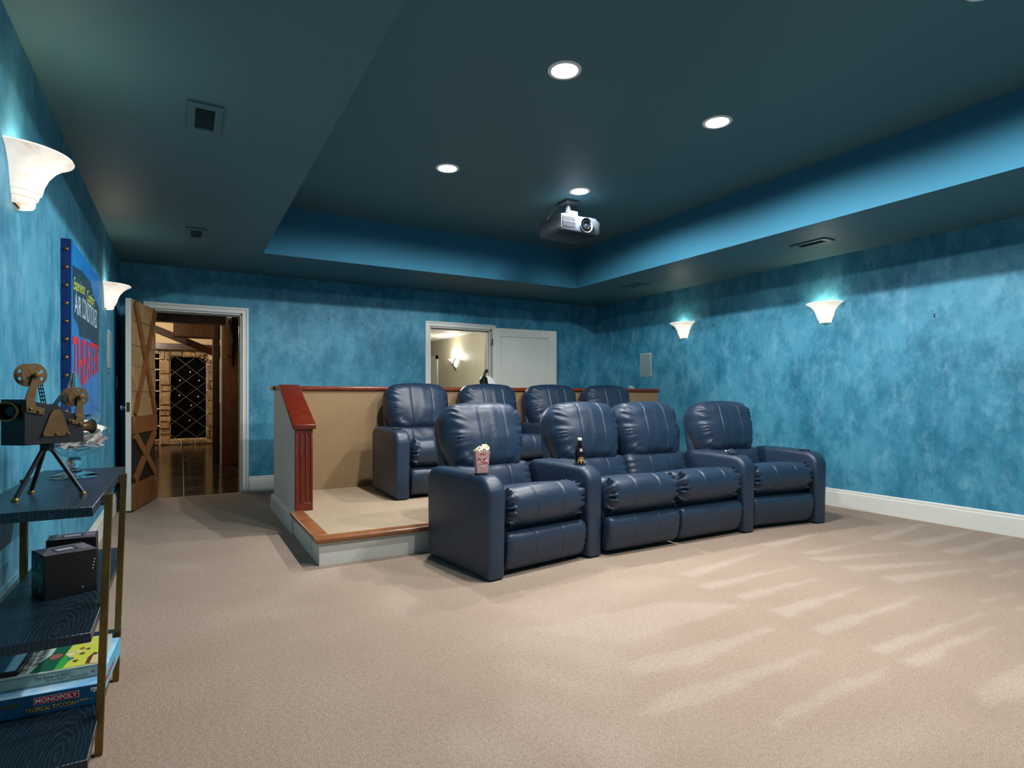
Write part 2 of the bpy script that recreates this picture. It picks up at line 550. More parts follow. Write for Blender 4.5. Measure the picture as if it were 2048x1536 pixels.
# ------------------------------------------------------------------ barn-style door leaf (left doorway)
M_BARN = wood_mat('barn_brace_wood', (126, 80, 42), (86, 50, 24), 0.45, (1, 1, 0.3), 12)
M_PLANK = mk('rough_tan_panel', (150, 122, 78), 0.8, var=(5, (118, 92, 56), 1.5), bump=(30, 0.5, 0.01))
M_DKPANEL = mk('black_panel', (16, 13, 10), 0.6)
def barn_door():
    hx, hy = LD[0] + 0.035, YB - 0.012
    ex, ey = -0.413, 6.50
    ang = math.atan2(ey - hy, ex - hx)
    wd = math.hypot(ex - hx, ey - hy)
    d = link('door_1', None)
    d.location = (hx, hy, 0.02)
    d.rotation_euler = (0, 0, ang)
    d['kind'] = 'structure'
    d['label'] = 'open rustic wood door with crossed braces and white edge beside the left doorway'
    d['category'] = 'door'
    h = 2.0
    # local x runs from hinge to free edge, local +y is the face towards the room's right
    MB().box(0, wd, -0.046, 0, 0, h).build('leaf', M_WHITE, d, smooth=False)
    fr = M_BARN
    def bar(x0, z0, x1, z1, wdt, y0, y1, name):
        L = math.hypot(x1 - x0, z1 - z0)
        M = Matrix.Translation((x0, 0, z0)) @ Matrix.Rotation(-math.atan2(z1 - z0, x1 - x0), 4, 'Y')
        MB().box(0, L, y0, y1, -wdt / 2, wdt / 2, M).build(name, fr, d, smooth=False)
    z0s = [0.88, 1.12, 1.36, 1.56, 1.80, h]
    for k in range(5):                                          # rough planks above the lock rail
        MB().rbox(0.012, wd - 0.004, 0.0, 0.010 + 0.003 * (k % 2), z0s[k] + 0.003, z0s[k + 1] - 0.003, 0.003, 1).build('plank', M_PLANK, d)
    MB().box(0.012, wd - 0.004, 0.0, 0.006, 0.24, 0.74).build('lower_panel', M_DKPANEL, d, smooth=False)
    MB().rbox(0.0, wd, 0.0, 0.026, 0.72, 0.885, 0.003, 1).build('lock_rail', fr, d)
    MB().rbox(0.0, wd, 0.0, 0.026, 0.0, 0.25, 0.003, 1).build('bottom_rail', fr, d)
    for a, c in ((0.90, h - 0.03), (0.27, 0.71)):
        bar(0.05, a, wd - 0.05, c, 0.085, 0.006, 0.030, 'brace')
        bar(0.05, c, wd - 0.05, a, 0.085, 0.006, 0.0275, 'brace')
    M = Matrix.Translation((wd, -0.023, 0.97)) @ Matrix.Rotation(R(90), 4, 'Y')
    MB().box(wd, wd + 0.003, -0.036, -0.010, 0.93, 1.02).build('latch_plate', M_BRASS, d, smooth=False)
    k = MB().lathe([(0.012, 0), (0.012, 0.03), (0.026, 0.04), (0.028, 0.055), (0.0, 0.062)], 16, Matrix.Translation((wd - 0.07, -0.046, 0.97)) @ Matrix.Rotation(R(90), 4, 'X'))
    k.build('knob', M_CHROME, d)
barn_door()

# ------------------------------------------------------------------ white panelled door leaf (right doorway)
def white_door():
    d = link('door_2', None)
    d.location = (RD[1] + 0.0, YB - 0.035, 0.012)
    d['kind'] = 'structure'
    d['label'] = 'white flat-panelled door swung fully open against the blue back wall'
    d['category'] = 'door'
    w, h, t = 1.03, 2.045, 0.04
    # stands nearly flat against the wall, running to the right of its hinge
    d.rotation_euler = (0, 0, R(-4))
    MB().rbox(0, 0.125, -t, 0, 0, h, 0.003, 1).build('stile', M_WHITE, d)
    MB().rbox(w - 0.125, w, -t, 0, 0, h, 0.003, 1).build('stile', M_WHITE, d)
    MB().rbox(0.125, w - 0.125, -t, 0, h - 0.115, h, 0.003, 1).build('top_rail', M_WHITE, d)
    MB().rbox(0.125, w - 0.125, -t, 0, 0, 0.22, 0.003, 1).build('bottom_rail', M_WHITE, d)
    MB().rbox(0.118, w - 0.118, -0.026, -0.012, 0.21, h - 0.107, 0.002, 1).build('panel_back', M_WHITE, d)
    MB().rbox(0.137, w - 0.137, -t + 0.004, -0.024, 0.232, h - 0.127, 0.003, 1).build('panel', M_WHITE, d)
    for z in (0.25, 1.02, 1.80):
        m = MB()
        m.lathe([(0.006, 0), (0.006, 0.09)], 10, Matrix.Translation((-0.006, -t - 0.004, z)), cap=True)
        m.box(-0.02, 0.0, -t - 0.002, -t + 0.02, z, z + 0.09)
        m.build('hinge', mk('dark_bronze', (44, 40, 36), 0.4, 0.8), d)
white_door()

# ------------------------------------------------------------------ seating riser and half wall
RX, RY0, RZ = 0.771, 3.858, 0.18
PY = 5.89                                               # room side of the half wall
def riser():
    t = thing('seating_riser', 'low carpeted platform with white sides and oak nosing under the back seats', 'platform', (RX, RY0, 0))
    L, D = XR - RX, PY - RY0
    MB().box(0.0, L - 0.001, 0.0, 4.869 - RY0, 0, RZ - 0.028).box(0.92 - RX, L - 0.001, 4.869 - RY0, D, 0, RZ - 0.028).build('body', M_RWHITE, t, smooth=False)
    MB().box(0.075, L - 0.001, 0.075, 4.84 - RY0, RZ - 0.028, RZ).box(0.92 - RX, L - 0.001, 4.84 - RY0, D, RZ - 0.028, RZ).build('carpet_top', M_CARPET2, t, smooth=False)
    n = MB().rbox(-0.028, L - 0.001, -0.030, 0.078, RZ - 0.032, RZ + 0.004, 0.012, 3)
    n.build('nosing', M_NOSE, t)
    n = MB().rbox(-0.028, 0.078, 0.078, 4.86 - RY0, RZ - 0.032, RZ + 0.004, 0.012, 3)
    n.build('nosing', M_NOSE, t)
    prof = [(0, 0.001), (-0.014, 0.001), (-0.014, 0.112), (-0.008, 0.135), (0.013, 0.14), (0.013, 0.001)]
    MB().prism(prof, 4.86 - RY0, 6.10 - RY0, 'y').build('baseboard', M_RWHITE, t, smooth=False)
    # oval fitting and slot on the left side, near the front corner
    s = thing('step_light', 'small oval white fitting on the side of the platform near its front corner', 'fixture', (RX, 4.27, 0.066))
    M = Matrix.Rotation(R(-90), 4, 'Y') @ Matrix.Diagonal((1.25, 1, 1, 1))
    MB().lathe([(0.030, 0), (0.034, 0.004), (0.036, 0.003), (0.036, 0)], 24, M).build('rim', M_WHITE, s)
    MB().lathe([(0.0, 0.003), (0.030, 0.002)], 24, M).build('lens', mk('frosted_lens', (190, 190, 182), 0.4), s)
    MB().rbox(-0.005, 0, -0.156, -0.146, -0.030, 0.050, 0.002, 1).build('slot', M_WHITE, s)
riser()

def half_wall():
    t = thing('half_wall', 'half wall behind the back seats, tan carpet inside, cherry wood cap', 'half wall', (0, 0, 0))
    x0, x1, y1, zt = 0.785, 0.920, 6.085, 1.155
    zn = 0.845                                          # newel top
    yn = 4.85
    # side wing: profile with the sloped top
    prof = [(yn + 0.02, RZ - 0.03), (y1, 0.0), (y1, zt), (5.60, zt), (yn + 0.02, zn)]
    prof = [(yn + 0.02, 0.0), (y1, 0.0), (y1, zt), (5.60, zt), (yn + 0.02, zn)]
    MB().prism(prof, x0, x1 - 0.012, 'x').build('side_wing', M_RWHITE, t, smooth=False)
    MB().prism([(yn + 0.025, RZ + 0.002), (PY, RZ + 0.002), (PY, zt), (5.60, zt), (yn + 0.025, zn)], x1 - 0.012, x1, 'x').build('carpet_lining', M_CARPETW, t, smooth=False)
    MB().box(x1 - 0.012, XR, PY + 0.012, y1, 0.0, zt).build('back_wing', M_RWHITE, t, smooth=False)
    MB().box(x1 - 0.01, XR - 0.001, PY, PY + 0.012, RZ + 0.002, zt).build('carpet_lining', M_CARPETW, t, smooth=False)
    MB().rbox(x0 - 0.035, XR - 0.001, PY - 0.03, y1 + 0.03, zt, zt + 0.042, 0.012, 3).build('cap', M_CAP, t)
    # sloped cap over the wing
    sl = math.atan2(zt - zn, 5.60 - yn - 0.02)
    L = math.hypot(zt - zn, 5.60 - yn)
    M = Matrix.Translation((0, yn, zn)) @ Matrix.Rotation(sl, 4, 'X')
    m = MB().rbox(x0 - 0.022, x1 + 0.022, -0.02, L + 0.03, 0.0, 0.036, 0.010, 3, M)
    m.rbox(x0 - 0.022, x1 + 0.022, 5.58, PY - 0.02, zt, zt + 0.043, 0.010, 3)
    m.build('sloped_cap', M_CHERRY, t)
    MB().rbox(x0 - 0.02, x1 + 0.02, yn - 0.026, yn + 0.02, zn - 0.012, zn + 0.022, 0.006, 2).build('cap_lip', M_CHERRY, t)
    # fluted newel front
    n = MB()
    w = (x1 - x0)
    n.box(x0, x1, yn + 0.008, yn + 0.03, RZ, zn)
    xs = [x0, x0 + 0.018, x0 + 0.040, x0 + 0.056, x0 + 0.078, x0 + 0.095, x0 + 0.117, x1]
    for a, bb in ((xs[0], xs[1]), (xs[2], xs[3]), (xs[4], xs[5]), (xs[6], xs[7])):
        n.rbox(a, bb, yn, yn + 0.012, RZ + 0.05, zn - 0.04, 0.003, 2)
    n.rbox(x0, x1, yn - 0.001, yn + 0.012, RZ, RZ + 0.06, 0.002, 1)
    n.rbox(x0, x1, yn - 0.001, yn + 0.012, zn - 0.05, zn, 0.002, 1)
    nw = n.build('newel_post', M_CHERRY, t)
    for k in range(3):
        M = Matrix.Translation((x0 + 0.029 + k * 0.0385, yn - 0.001, RZ + 0.072)) @ Matrix.Rotation(R(90), 4, 'X')
        MB().lathe([(0.005, 0), (0.004, 0.003), (0.0, 0.004)], 10, M).build('stud', M_CHROME, nw)
half_wall()

# ------------------------------------------------------------------ recliners
def grid_axis(h, n, extra=()):
    a = set(round(x, 5) for x in np.linspace(-1, 1, n))
    for x in extra:
        for d in (-0.012, -0.005, 0, 0.005, 0.012):
            a.add(round((x + d) / h, 5))
    return sorted(a)
class Cushion:
    """rounded box with half sizes h, edge radius r, then a deformation"""
    def __init__(s, h, r, deform, nx=22, ny=10, nz=18, seams=()):
        s.h, s.r, s.fn = Vector(h), r, deform
        ax = grid_axis(h[0], nx, seams), grid_axis(h[1], ny), grid_axis(h[2], nz)
        s.vid, s.v, s.f = {}, [], []
        for a in range(3):
            u, w = (a + 1) % 3, (a + 2) % 3
            for sg in (-1, 1):
                for i in range(len(ax[u]) - 1):
                    for j in range(len(ax[w]) - 1):
                        q = []
                        for di, dj in ((0, 0), (1, 0), (1, 1), (0, 1)):
                            p = [0, 0, 0]
                            p[a], p[u], p[w] = sg, ax[u][i + di], ax[w][j + dj]
                            q.append(s.vert(tuple(p)))
                        s.f.append(tuple(q if sg > 0 else q[::-1]))
    def pt(s, p):
        q = Vector((p[0] * s.h[0], p[1] * s.h[1], p[2] * s.h[2]))
        core = Vector([max(-(s.h[i] - s.r[i]), min(s.h[i] - s.r[i], q[i])) for i in range(3)])
        d = q - core
        e = Vector([d[i] / s.r[i] if s.r[i] else 0 for i in range(3)])
        if e.length > 1e-9:
            e.normalize()
            q = core + Vector([e[i] * s.r[i] for i in range(3)])
        return Vector(s.fn(q.x, q.y, q.z))
    def vert(s, p):
        if p not in s.vid:
            s.vid[p] = len(s.v)
            s.v.append(tuple(s.pt(p)))
        return s.vid[p]
    def mb(s):
        return MB().add(s.v, s.f)
def sstep(a, b, x):
    t = max(0.0, min(1.0, (x - a) / (b - a)))
    return t * t * (3 - 2 * t)
SX = 0.112                              # seam offset from the middle
def groove(x):
    return math.exp(-((abs(x) - SX) / 0.006) ** 2)
def head_fn(x, y, z):
    hx, hz = 0.339, 0.245
    k = z / hz
    front = sstep(0.02, -0.10, y)
    puff = (1 - (x / hx) ** 2) * (1 - 0.7 * k * k)
    y -= 0.062 * puff * front
    x2 = x * (1 - 0.07 * sstep(0.5, 1.0, k) - 0.17 * sstep(-0.1, 1.0, -k))
    z2 = z + 0.030 * (1 - (x / hx) ** 2) * sstep(0.0, 1.0, k) + 0.012 * math.cos(x * 9) * sstep(0.3, 1, -k)
    e_ = abs(x) / hx
    an = math.atan2(z, abs(x) * 0.8)
    ph = 1.7 if x > 0 else 0.0
    fp = sstep(0.09, -0.03, y)
    pleat = math.sin(an * 36 + 2.4 * math.sin(an * 9 + ph) + ph) * sstep(0.56, 0.88, e_) * (1 - 0.95 * sstep(0.86, 0.98, e_)) * (0.45 + 0.55 * sstep(-0.5, 0.9, k))
    y -= fp * 0.0120 * pleat
    # long folds running up from the lower corners
    q_ = z * 0.80 + abs(x) * 0.60
    fold = math.sin((z * 0.60 - abs(x) * 0.80) * 62 + 2.0 * math.sin(q_ * 14 + ph))
    y -= front * 0.0085 * fold * sstep(0.30, 0.95, -k) * sstep(0.15, 0.75, e_)
    y += front * sstep(0.62, 0.97, -k) * 0.0075 * math.sin(x * 74 + 2.5 * math.sin(x * 23 + ph))
    y -= front * 0.0030 * math.sin((x + 0.6 * z) * 21 + 1.8 * math.sin((x - z) * 13 + ph))
    y += front * 0.006 * groove(x)
    z2 -= 0.005 * groove(x) * sstep(0.8, 1.0, k)
    # lean back 13 degrees and place
    a = R(13)
    c, s = math.cos(a), math.sin(a)
    return (x2, 0.785 + y * c + z2 * s, 0.777 + z2 * c - y * s)
def lumbar_fn(x, y, z):
    hx, hz = 0.335, 0.125
    front = sstep(0.02, -0.06, y)
    y -= 0.025 * (1 - (x / hx) ** 2) * (1 - (z / hz) ** 2) * front
    edge = sstep(0.65, 1.0, abs(x) / hx)
    y -= math.sin(z * 130 + (1 if x > 0 else 0)) * 0.006 * edge * front
    y += front * (0.005 * groove(x) + 0.003 * math.sin(z * 30 + x * 17 + 2 * math.sin(x * 9)))
    a = R(15)
    c, s = math.cos(a), math.sin(a)
    return (x, 0.650 + y * c + z * s, 0.490 + z * c - y * s)
def seat_fn(x, y, z):
    hx, hy, hz = 0.337, 0.30, 0.120
    top = sstep(-0.02, 0.08, z)
    z2 = z + 0.030 * (1 - (x / hx) ** 2) * (1 - 0.4 * (y / hy) ** 2) * top
    fr = sstep(-0.12, -0.28, y)
    y2 = y - 0.020 * (1 - (x / hx) ** 2) * fr
    edge = sstep(0.72, 0.90, abs(x) / hx) * (1 - 0.75 * sstep(0.92, 1.0, abs(x) / hx))
    ph = math.atan2(z, -(y + 0.15)) * 19
    w = 0.019 * edge * math.sin(ph + (0.8 if x > 0 else 0) + 1.5 * math.sin(ph * 0.4))
    z2 += w * top
    y2 -= w * fr
    g = 0.006 * groove(x)
    z2 -= g * top
    y2 += g * fr
    return (x, 0.305 + y2, 0.360 + z2 - 0.055 * (y / hy))
def foot_fn(x, y, z):
    hx, hz = 0.335, 0.122
    front = sstep(0.01, -0.03, y)
    y -= 0.020 * (1 - (z / hz) ** 2) * front
    y += front * 0.004 * groove(x)
    y -= front * 0.005 * sstep(0.88, 1, abs(x) / hx) * math.sin(z * 130)
    return (x, 0.070 + y + 0.02 * (-z / hz), 0.146 + z)
CU = {
    'headrest': (Cushion((0.339, 0.125, 0.245), (0.09, 0.11, 0.10), head_fn, 44, 10, 46, (-SX, SX)), [((-1, 1, 1), (1, 1, -1))]),
    'lumbar_cushion': (Cushion((0.335, 0.07, 0.125), (0.05, 0.06, 0.06), lumbar_fn, 30, 8, 20, (-SX, SX)), None),
    'seat_cushion': (Cushion((0.337, 0.30, 0.120), (0.05, 0.115, 0.115), seat_fn, 40, 34, 16, (-SX, SX)), None),
    'footrest': (Cushion((0.335, 0.045, 0.122), (0.03, 0.04, 0.05), foot_fn, 30, 6, 18, (-SX, SX)), None),
}
def seam_path(kind, x):
    c = CU[kind][0]
    u = x / c.h[0]
    if kind == 'headrest':
        ps = [(u, -1, z) for z in np.linspace(-1, 1, 22)] + [(u, y, 1) for y in np.linspace(-0.9, 0.9, 8)]
    elif kind == 'seat_cushion':
        ps = [(u, y, 1) for y in np.linspace(0.7, -1, 22)] + [(u, -1, z) for z in np.linspace(0.9, -0.9, 10)]
    else:
        ps = [(u, -1, z) for z in np.linspace(-0.97, 0.97, 16)]
    return [c.pt(p) for p in ps]
MESH = {}
for kind, (c, _) in CU.items():
    MESH[kind] = c.mb().mesh(kind, M_LEATHER, True, 75)
    for i, x in enumerate((-SX, SX)):
        MESH[kind + str(i)] = MB().tube(seam_path(kind, x), 0.0014, 5).mesh('seam', M_SEAM)
def arc(cx, cz, r, a0, a1, n=8):
    return [(cx + r * math.cos(R(a0 + (a1 - a0) * i / n)), cz + r * math.sin(R(a0 + (a1 - a0) * i / n))) for i in range(n + 1)]
AW, AH = 0.142, 0.618
def arm_mesh(flare_l=0.0, flare_r=0.0, AL=0.745):
    """x from 0 to AW; flare widens the arm towards the back on either side (wedge arms of a curved row)"""
    p = [(AL - 0.01, 0.012), (0.012, 0.012)]
    p += arc(0.115, AH - 0.115, 0.115, 180, 90, 9)
    p += [(0.35, AH + 0.008)]
    p += arc(AL - 0.10, AH - 0.10 + 0.005, 0.10, 90, 0, 8)
    m = MB().prism(p, 0, AW, 'x', bevel=0.036, seg=4)
    m.v = [(x + (flare_r * y if x > AW / 2 else -flare_l * y), y, z - 0.004 * ((x - AW / 2) / (AW / 2)) ** 2) for x, y, z in m.v]
    return m.mesh('arm', M_LEATHER, True, 60)
MESH['arm'] = arm_mesh()
MESH['arm_r'] = arm_mesh(0, math.tan(R(7.5)), 0.69)
m = MB().lathe([(0.046, 0), (0.0475, 0.0035), (0.044, 0.005), (0.041, 0.003), (0.040, 0.0012), (0.0, 0.0012)], 28)
MESH['cup'] = m.mesh('cup_holder', M_BLACKSAT)
m = MB().tube([(0, -0.0, 0), (0, 0.0, 0.001)], 0.001, 3)
b = MB().rbox(-0.33, 0.33, 0.10, 0.70, 0.055, 0.34, 0.02, 2)
MESH['base'] = b.mesh('base', M_DARKLEATHER)
def back_shell():
    a = R(13)
    M = Matrix.Translation((0, 0.755, 0.28)) @ Matrix.Rotation(-a, 4, 'X')
    poly = [(-0.33, 0), (0.33, 0)] + arc(0.325 - 0.12, 0.71 - 0.12, 0.12, 0, 90) + arc(-0.325 + 0.12, 0.71 - 0.12, 0.12, 90, 180)
    return MB().prism(poly, -0.045, 0.045, 'y', M, 0.03, 3).mesh('back_shell', M_LEATHER, True, 60)
MESH['back_shell'] = back_shell()
m = MB()
for x in (-0.28, 0.28):
    m.lathe([(0.022, 0), (0.022, 0.056)], 12, Matrix.Translation((x, 0.18, 0)), cap=True)
    m.lathe([(0.022, 0), (0.022, 0.056)], 12, Matrix.Translation((x, 0.66, 0)), cap=True)
MESH['foot'] = MB().lathe([(0.022, 0), (0.024, 0.004), (0.020, 0.056)], 12, cap=True).mesh('foot', M_BLACK)
MESH['pipe'] = MB().tube([(0.0, 0.034, 0.60), (0, 0.03, 0.4), (0, 0.03, 0.02)], 0.002, 5).mesh('arm_seam', M_SEAM)
def recliner(loc, rz, label, group, arms):
    t = thing('recliner', label, 'recliner', loc, rz, group)
    link('base', MESH['base'], t)
    link('back_shell', MESH['back_shell'], t)
    for k in CU:
        o = link(k, MESH[k], t)
        for i in (0, 1):
            link('seam', MESH[k + str(i)], o)
    for x in (-0.28, 0.28):
        for y in (0.18, 0.66):
            f = link('foot', MESH['foot'], t)
            f.location = (x, y, 0)
    for x, kind in arms:
        a = link('arm', MESH[kind], t)
        a.location = (x, 0, 0)
        c = link('cup_holder', MESH['cup'], a)
        c.location = (AW / 2 + (0.011 if kind == 'arm_r' else 0), 0.175, AH + 0.001)
    return t
HW = 0.341
g1, g2 = 'front row of recliners', 'back row of recliners on the platform'
# front row: the outer seats are turned inwards by 7.5 degrees
A = R(7.5)
ca, sa = math.cos(A), math.sin(A)
p1 = (1.557 + (AW + HW) * ca, 3.006 + (AW + HW) * sa, 0)
recliner(p1, A, 'navy leather recliner at the left end of the front row, popcorn box on its arm', g1, [(-HW - AW, 'arm'), (HW, 'arm_r')])
recliner((2.520 + HW, 3.075, 0), 0, 'navy recliner second from left in the front row, beside the bottle', g1, [])
recliner((2.521 + 3 * HW, 3.075, 0), 0, 'navy recliner third from left in the front row, arm on its right', g1, [(HW, 'arm_r')])
p4 = (4.850 - (AW + HW) * ca, 2.985 + (AW + HW) * sa, 0)
recliner(p4, -A, 'navy recliner at the right end of the front row, nearest the blue right wall', g1, [(HW, 'arm')])
# back row: straight
BX0, PITCH, BY = 1.622, 0.826, 4.885
names = ['navy recliner at the left end of the back row, beside the carpeted half wall',
         'navy recliner second from left in the back row, mostly behind the popcorn seat',
         'navy recliner third from left in the back row, below the white door',
         'navy recliner at the right end of the back row, below the right wall speaker']
for k in range(4):
    cx = BX0 + k * PITCH + AW + HW
    arms = [(-HW - AW, 'arm')] + ([(HW, 'arm')] if k == 3 else [])
    recliner((cx, BY, RZ + 0.001), 0, names[k], g2, arms)

# ------------------------------------------------------------------ popcorn box, bottle, glasses on the arms
M_RED = mk('print_red', (186, 18, 34), 0.5)
M_BOXWHITE = mk('box_white', (232, 222, 220), 0.55)
def popcorn():
    # cup holder of the first arm, in the room
    lx, ly = -HW - AW / 2, 0.175
    x = p1[0] + lx * ca - ly * sa
    y = p1[1] + lx * sa + ly * ca
    t = thing('popcorn_box', 'red and white striped popcorn box full of popcorn on the front left armrest', 'popcorn box', (x, y, AH + 0.0125), R(-16))
    b0, b1, h = 0.033, 0.045, 0.136
    def P(fx, fz, side=0, off=0.0):                 # face coordinates -> local point, side 0 front (-y), 1 left (-x)
        w = b0 + (b1 - b0) * fz
        a = (fx * 2 - 1) * w
        return {0: (a, -w - off, fz * h), 1: (-w - off, -a, fz * h), 2: (-a, w + off, fz * h), 3: (w + off, a, fz * h)}[side]
    m = MB()
    for sd in range(4):
        n = 9
        v, f = [], []
        for i in range(n + 1):                       # scalloped rim
            fx = i / n
            v += [P(fx, 0, sd), P(fx, 1.0 + 0.035 * math.sin(fx * math.pi) - (0.03 if i % 2 else 0), sd)]
        for i in range(n):
            f.append((2 * i, 2 * i + 2, 2 * i + 3, 2 * i + 1))
        m.add(v, f)
    m.add([P(0, 0, 0), P(1, 0, 0), P(1, 0, 2), P(0, 0, 2)], [(0, 1, 2, 3)])
    m.build('carton', M_BOXWHITE, t, smooth=False)
    for sd in range(4):
        for k in range(8):
            a = 0.03 + k * 0.125
            MB().add([P(a, 0.0, sd, 0.0006), P(a + 0.05, 0.0, sd, 0.0006), P(a + 0.05, 0.985, sd, 0.0006), P(a, 0.985, sd, 0.0006)], [(0, 1, 2, 3)]).build('stripe', mk('stripe_red', (196, 72, 84), 0.5), t, smooth=False)
        v = [P(0.5, 0.5, sd, 0.0012)] + [P(0.5 + 0.44 * math.cos(q * math.pi / 12), 0.5 + 0.23 * math.sin(q * math.pi / 12), sd, 0.0012) for q in range(24)]
        MB().add(v, [(0, i + 1, (i + 1) % 24 + 1) for i in range(24)]).build('roundel', M_BOXWHITE, t, smooth=False)
        lettering('print', 'POP', M_RED, t, lambda u, v, sd=sd: P(0.12 + 0.66 * u, 0.50 + 0.17 * v + 0.02 * u, sd, 0.0022), bold=0.035)
        lettering('print', 'CORN', M_RED, t, lambda u, v, sd=sd: P(0.18 + 0.72 * u, 0.33 + 0.15 * v + 0.04 * u, sd, 0.0022), bold=0.035)
        lettering('print', 'Fresh', M_RED, t, lambda u, v, sd=sd: P(0.30 + 0.42 * u, 0.79 + 0.10 * v + 0.02 * u, sd, 0.0022), shear=0.3, bold=0.01)
    pm = [mk('popcorn_white', (240, 232, 205), 0.8), mk('popcorn_butter', (214, 180, 112), 0.8)]
    m = MB()
    rr = random.Random(3)
    for k in range(70):
        a, q = rr.random() * 6.283, math.sqrt(rr.random()) * 0.047
        px, py = q * math.cos(a), q * math.sin(a)
        pz = h * 0.97 + 0.034 * (1 - (q / 0.055) ** 2) * rr.random() + 0.012 * (px / 0.05)
        bmm = bmesh.new()
        bmesh.ops.create_icosphere(bmm, subdivisions=1, radius=0.0085 + 0.003 * rr.random())
        for v in bmm.verts:
            v.co *= 0.75 + 0.55 * rr.random()
        m.cur = 1 if rr.random() < 0.28 else 0
        m.bm(bmm, Matrix.Translation((px * 0.92, py * 0.92, pz)))
    o = m.build('popcorn', pm, t, True, 30)
    o['kind'] = 'stuff'
popcorn()

def bottle():
    lx, ly = HW + AW / 2 + 0.011, 0.175
    x = p1[0] + lx * ca - ly * sa
    y = p1[1] + lx * sa + ly * ca
    t = thing('beer_bottle', 'dark brown glass bottle with cream cap standing in an armrest cup holder', 'bottle', (x, y, AH + 0.0065))
    gm = mk('brown_glass', (24, 10, 6), 0.08, 0.0, spec=0.6)
    MB().lathe([(0.0, 0), (0.030, 0), (0.033, 0.004), (0.033, 0.075), (0.030, 0.098), (0.022, 0.122), (0.0155, 0.140), (0.0135, 0.172), (0.0, 0.172)], 28).build('glass', gm, t)
    MB().lathe([(0.0150, 0.162), (0.0160, 0.164), (0.0155, 0.176), (0.013, 0.181), (0.0, 0.182)], 21).build('cap', mk('cream_cap', (226, 222, 200), 0.35), t)
    a = math.atan2(-y, -x)
    def on(u, z, r):                                    # wrap print around the bottle, towards the room's front
        q = a + 0.35 - (0.5 - u) * 1.5
        return (r * math.cos(q), r * math.sin(q), z)
    gold = mk('gold_label', (196, 158, 82), 0.5)
    v = [on(0.5, 0.004, 0.0336)] + [on(0.5 + 0.45 * math.cos(math.pi * k / 12), 0.004 + 0.034 * math.sin(math.pi * k / 12), 0.0336) for k in range(13)]
    MB().add(v, [(0, k + 1, k + 2) for k in range(12)]).build('label', gold, t, smooth=False)
    for k in range(9):                                  # rays around the label
        q0 = math.pi * (k + 0.25) / 9
        q1 = math.pi * (k + 0.75) / 9
        v = [on(0.5 + rr * 0.45 * math.cos(q), 0.004 + rr * 0.034 * math.sin(q), 0.0338) for rr, q in ((1.12, q0), (1.12, q1), (1.34, q1), (1.34, q0))]
        MB().add(v, [(0, 1, 2, 3)]).build('label_ray', mk('cream_print', (220, 200, 160), 0.5), t, smooth=False)
    wp = mk('white_print', (225, 225, 222), 0.5)
    lettering('print', 'B', wp, t, lambda u, v: on(0.3 + 0.42 * u, 0.086 + 0.022 * v - 0.0, 0.0322), bold=0.02)
bottle()

def sunglasses():
    x, y = p4[0] - 0.45, p4[1] + 0.0
    x, y = 3.95, 3.25
    t = thing('sunglasses', 'dark glasses with shiny silver rims lying on the armrest between the right seats', 'glasses', (x, y, AH + 0.0135), R(25))
    lens = mk('dark_lens', (24, 12, 8), 0.1, spec=0.8)
    for sx in (-1, 1):
        M = Matrix.Translation((sx * 0.030, 0, 0.016)) @ Matrix.Rotation(R(55), 4, 'X')
        MB().lathe([(0.0, 0.001), (0.024, 0.0)], 20, M @ Matrix.Diagonal((1.1, 0.8, 1, 1))).build('lens', lens, t)
        MB().tube([(M @ Vector((0.0265 * math.cos(q), 0.0195 * math.sin(q), 0))) for q in np.linspace(0, 2 * math.pi, 21)], 0.0022, 6).build('rim', M_CHROME, t)
        MB().tube([(sx * 0.057, 0.006, 0.022), (sx * 0.060, 0.03, 0.016), (sx * 0.045, 0.075, 0.004), (sx * 0.03, 0.09, 0.002)], 0.0018, 6).build('temple', M_CHROME, t)
    MB().tube([(-0.006, 0.004, 0.022), (0, 0.002, 0.025), (0.006, 0.004, 0.022)], 0.002, 6).build('bridge', M_CHROME, t)
sunglasses()

def white_glasses():
    t = thing('white_glasses', 'small white-framed glasses lying on the wooden cap by the right wall', 'glasses', (5.28, 5.95, 1.197), R(20))
    wm = mk('white_plastic', (224, 232, 236), 0.35)
    for sx in (-1, 1):
        M = Matrix.Translation((sx * 0.034 - 0.06, 0, 0.020)) @ Matrix.Rotation(R(75), 4, 'X')
        MB().tube([(M @ Vector((0.029 * math.cos(q), 0.018 * math.sin(q), 0))) for q in np.linspace(0, 2 * math.pi, 17)], 0.0035, 6).build('rim', wm, t)
        MB().tube([(sx * 0.064 - 0.06, 0, 0.026), (sx * 0.06 - 0.0, 0.03, 0.018), (0.06 + sx * 0.02, 0.045, 0.006), (0.10 + sx * 0.012, 0.04, 0.012)], 0.0038, 6).build('temple', wm, t)
white_glasses()

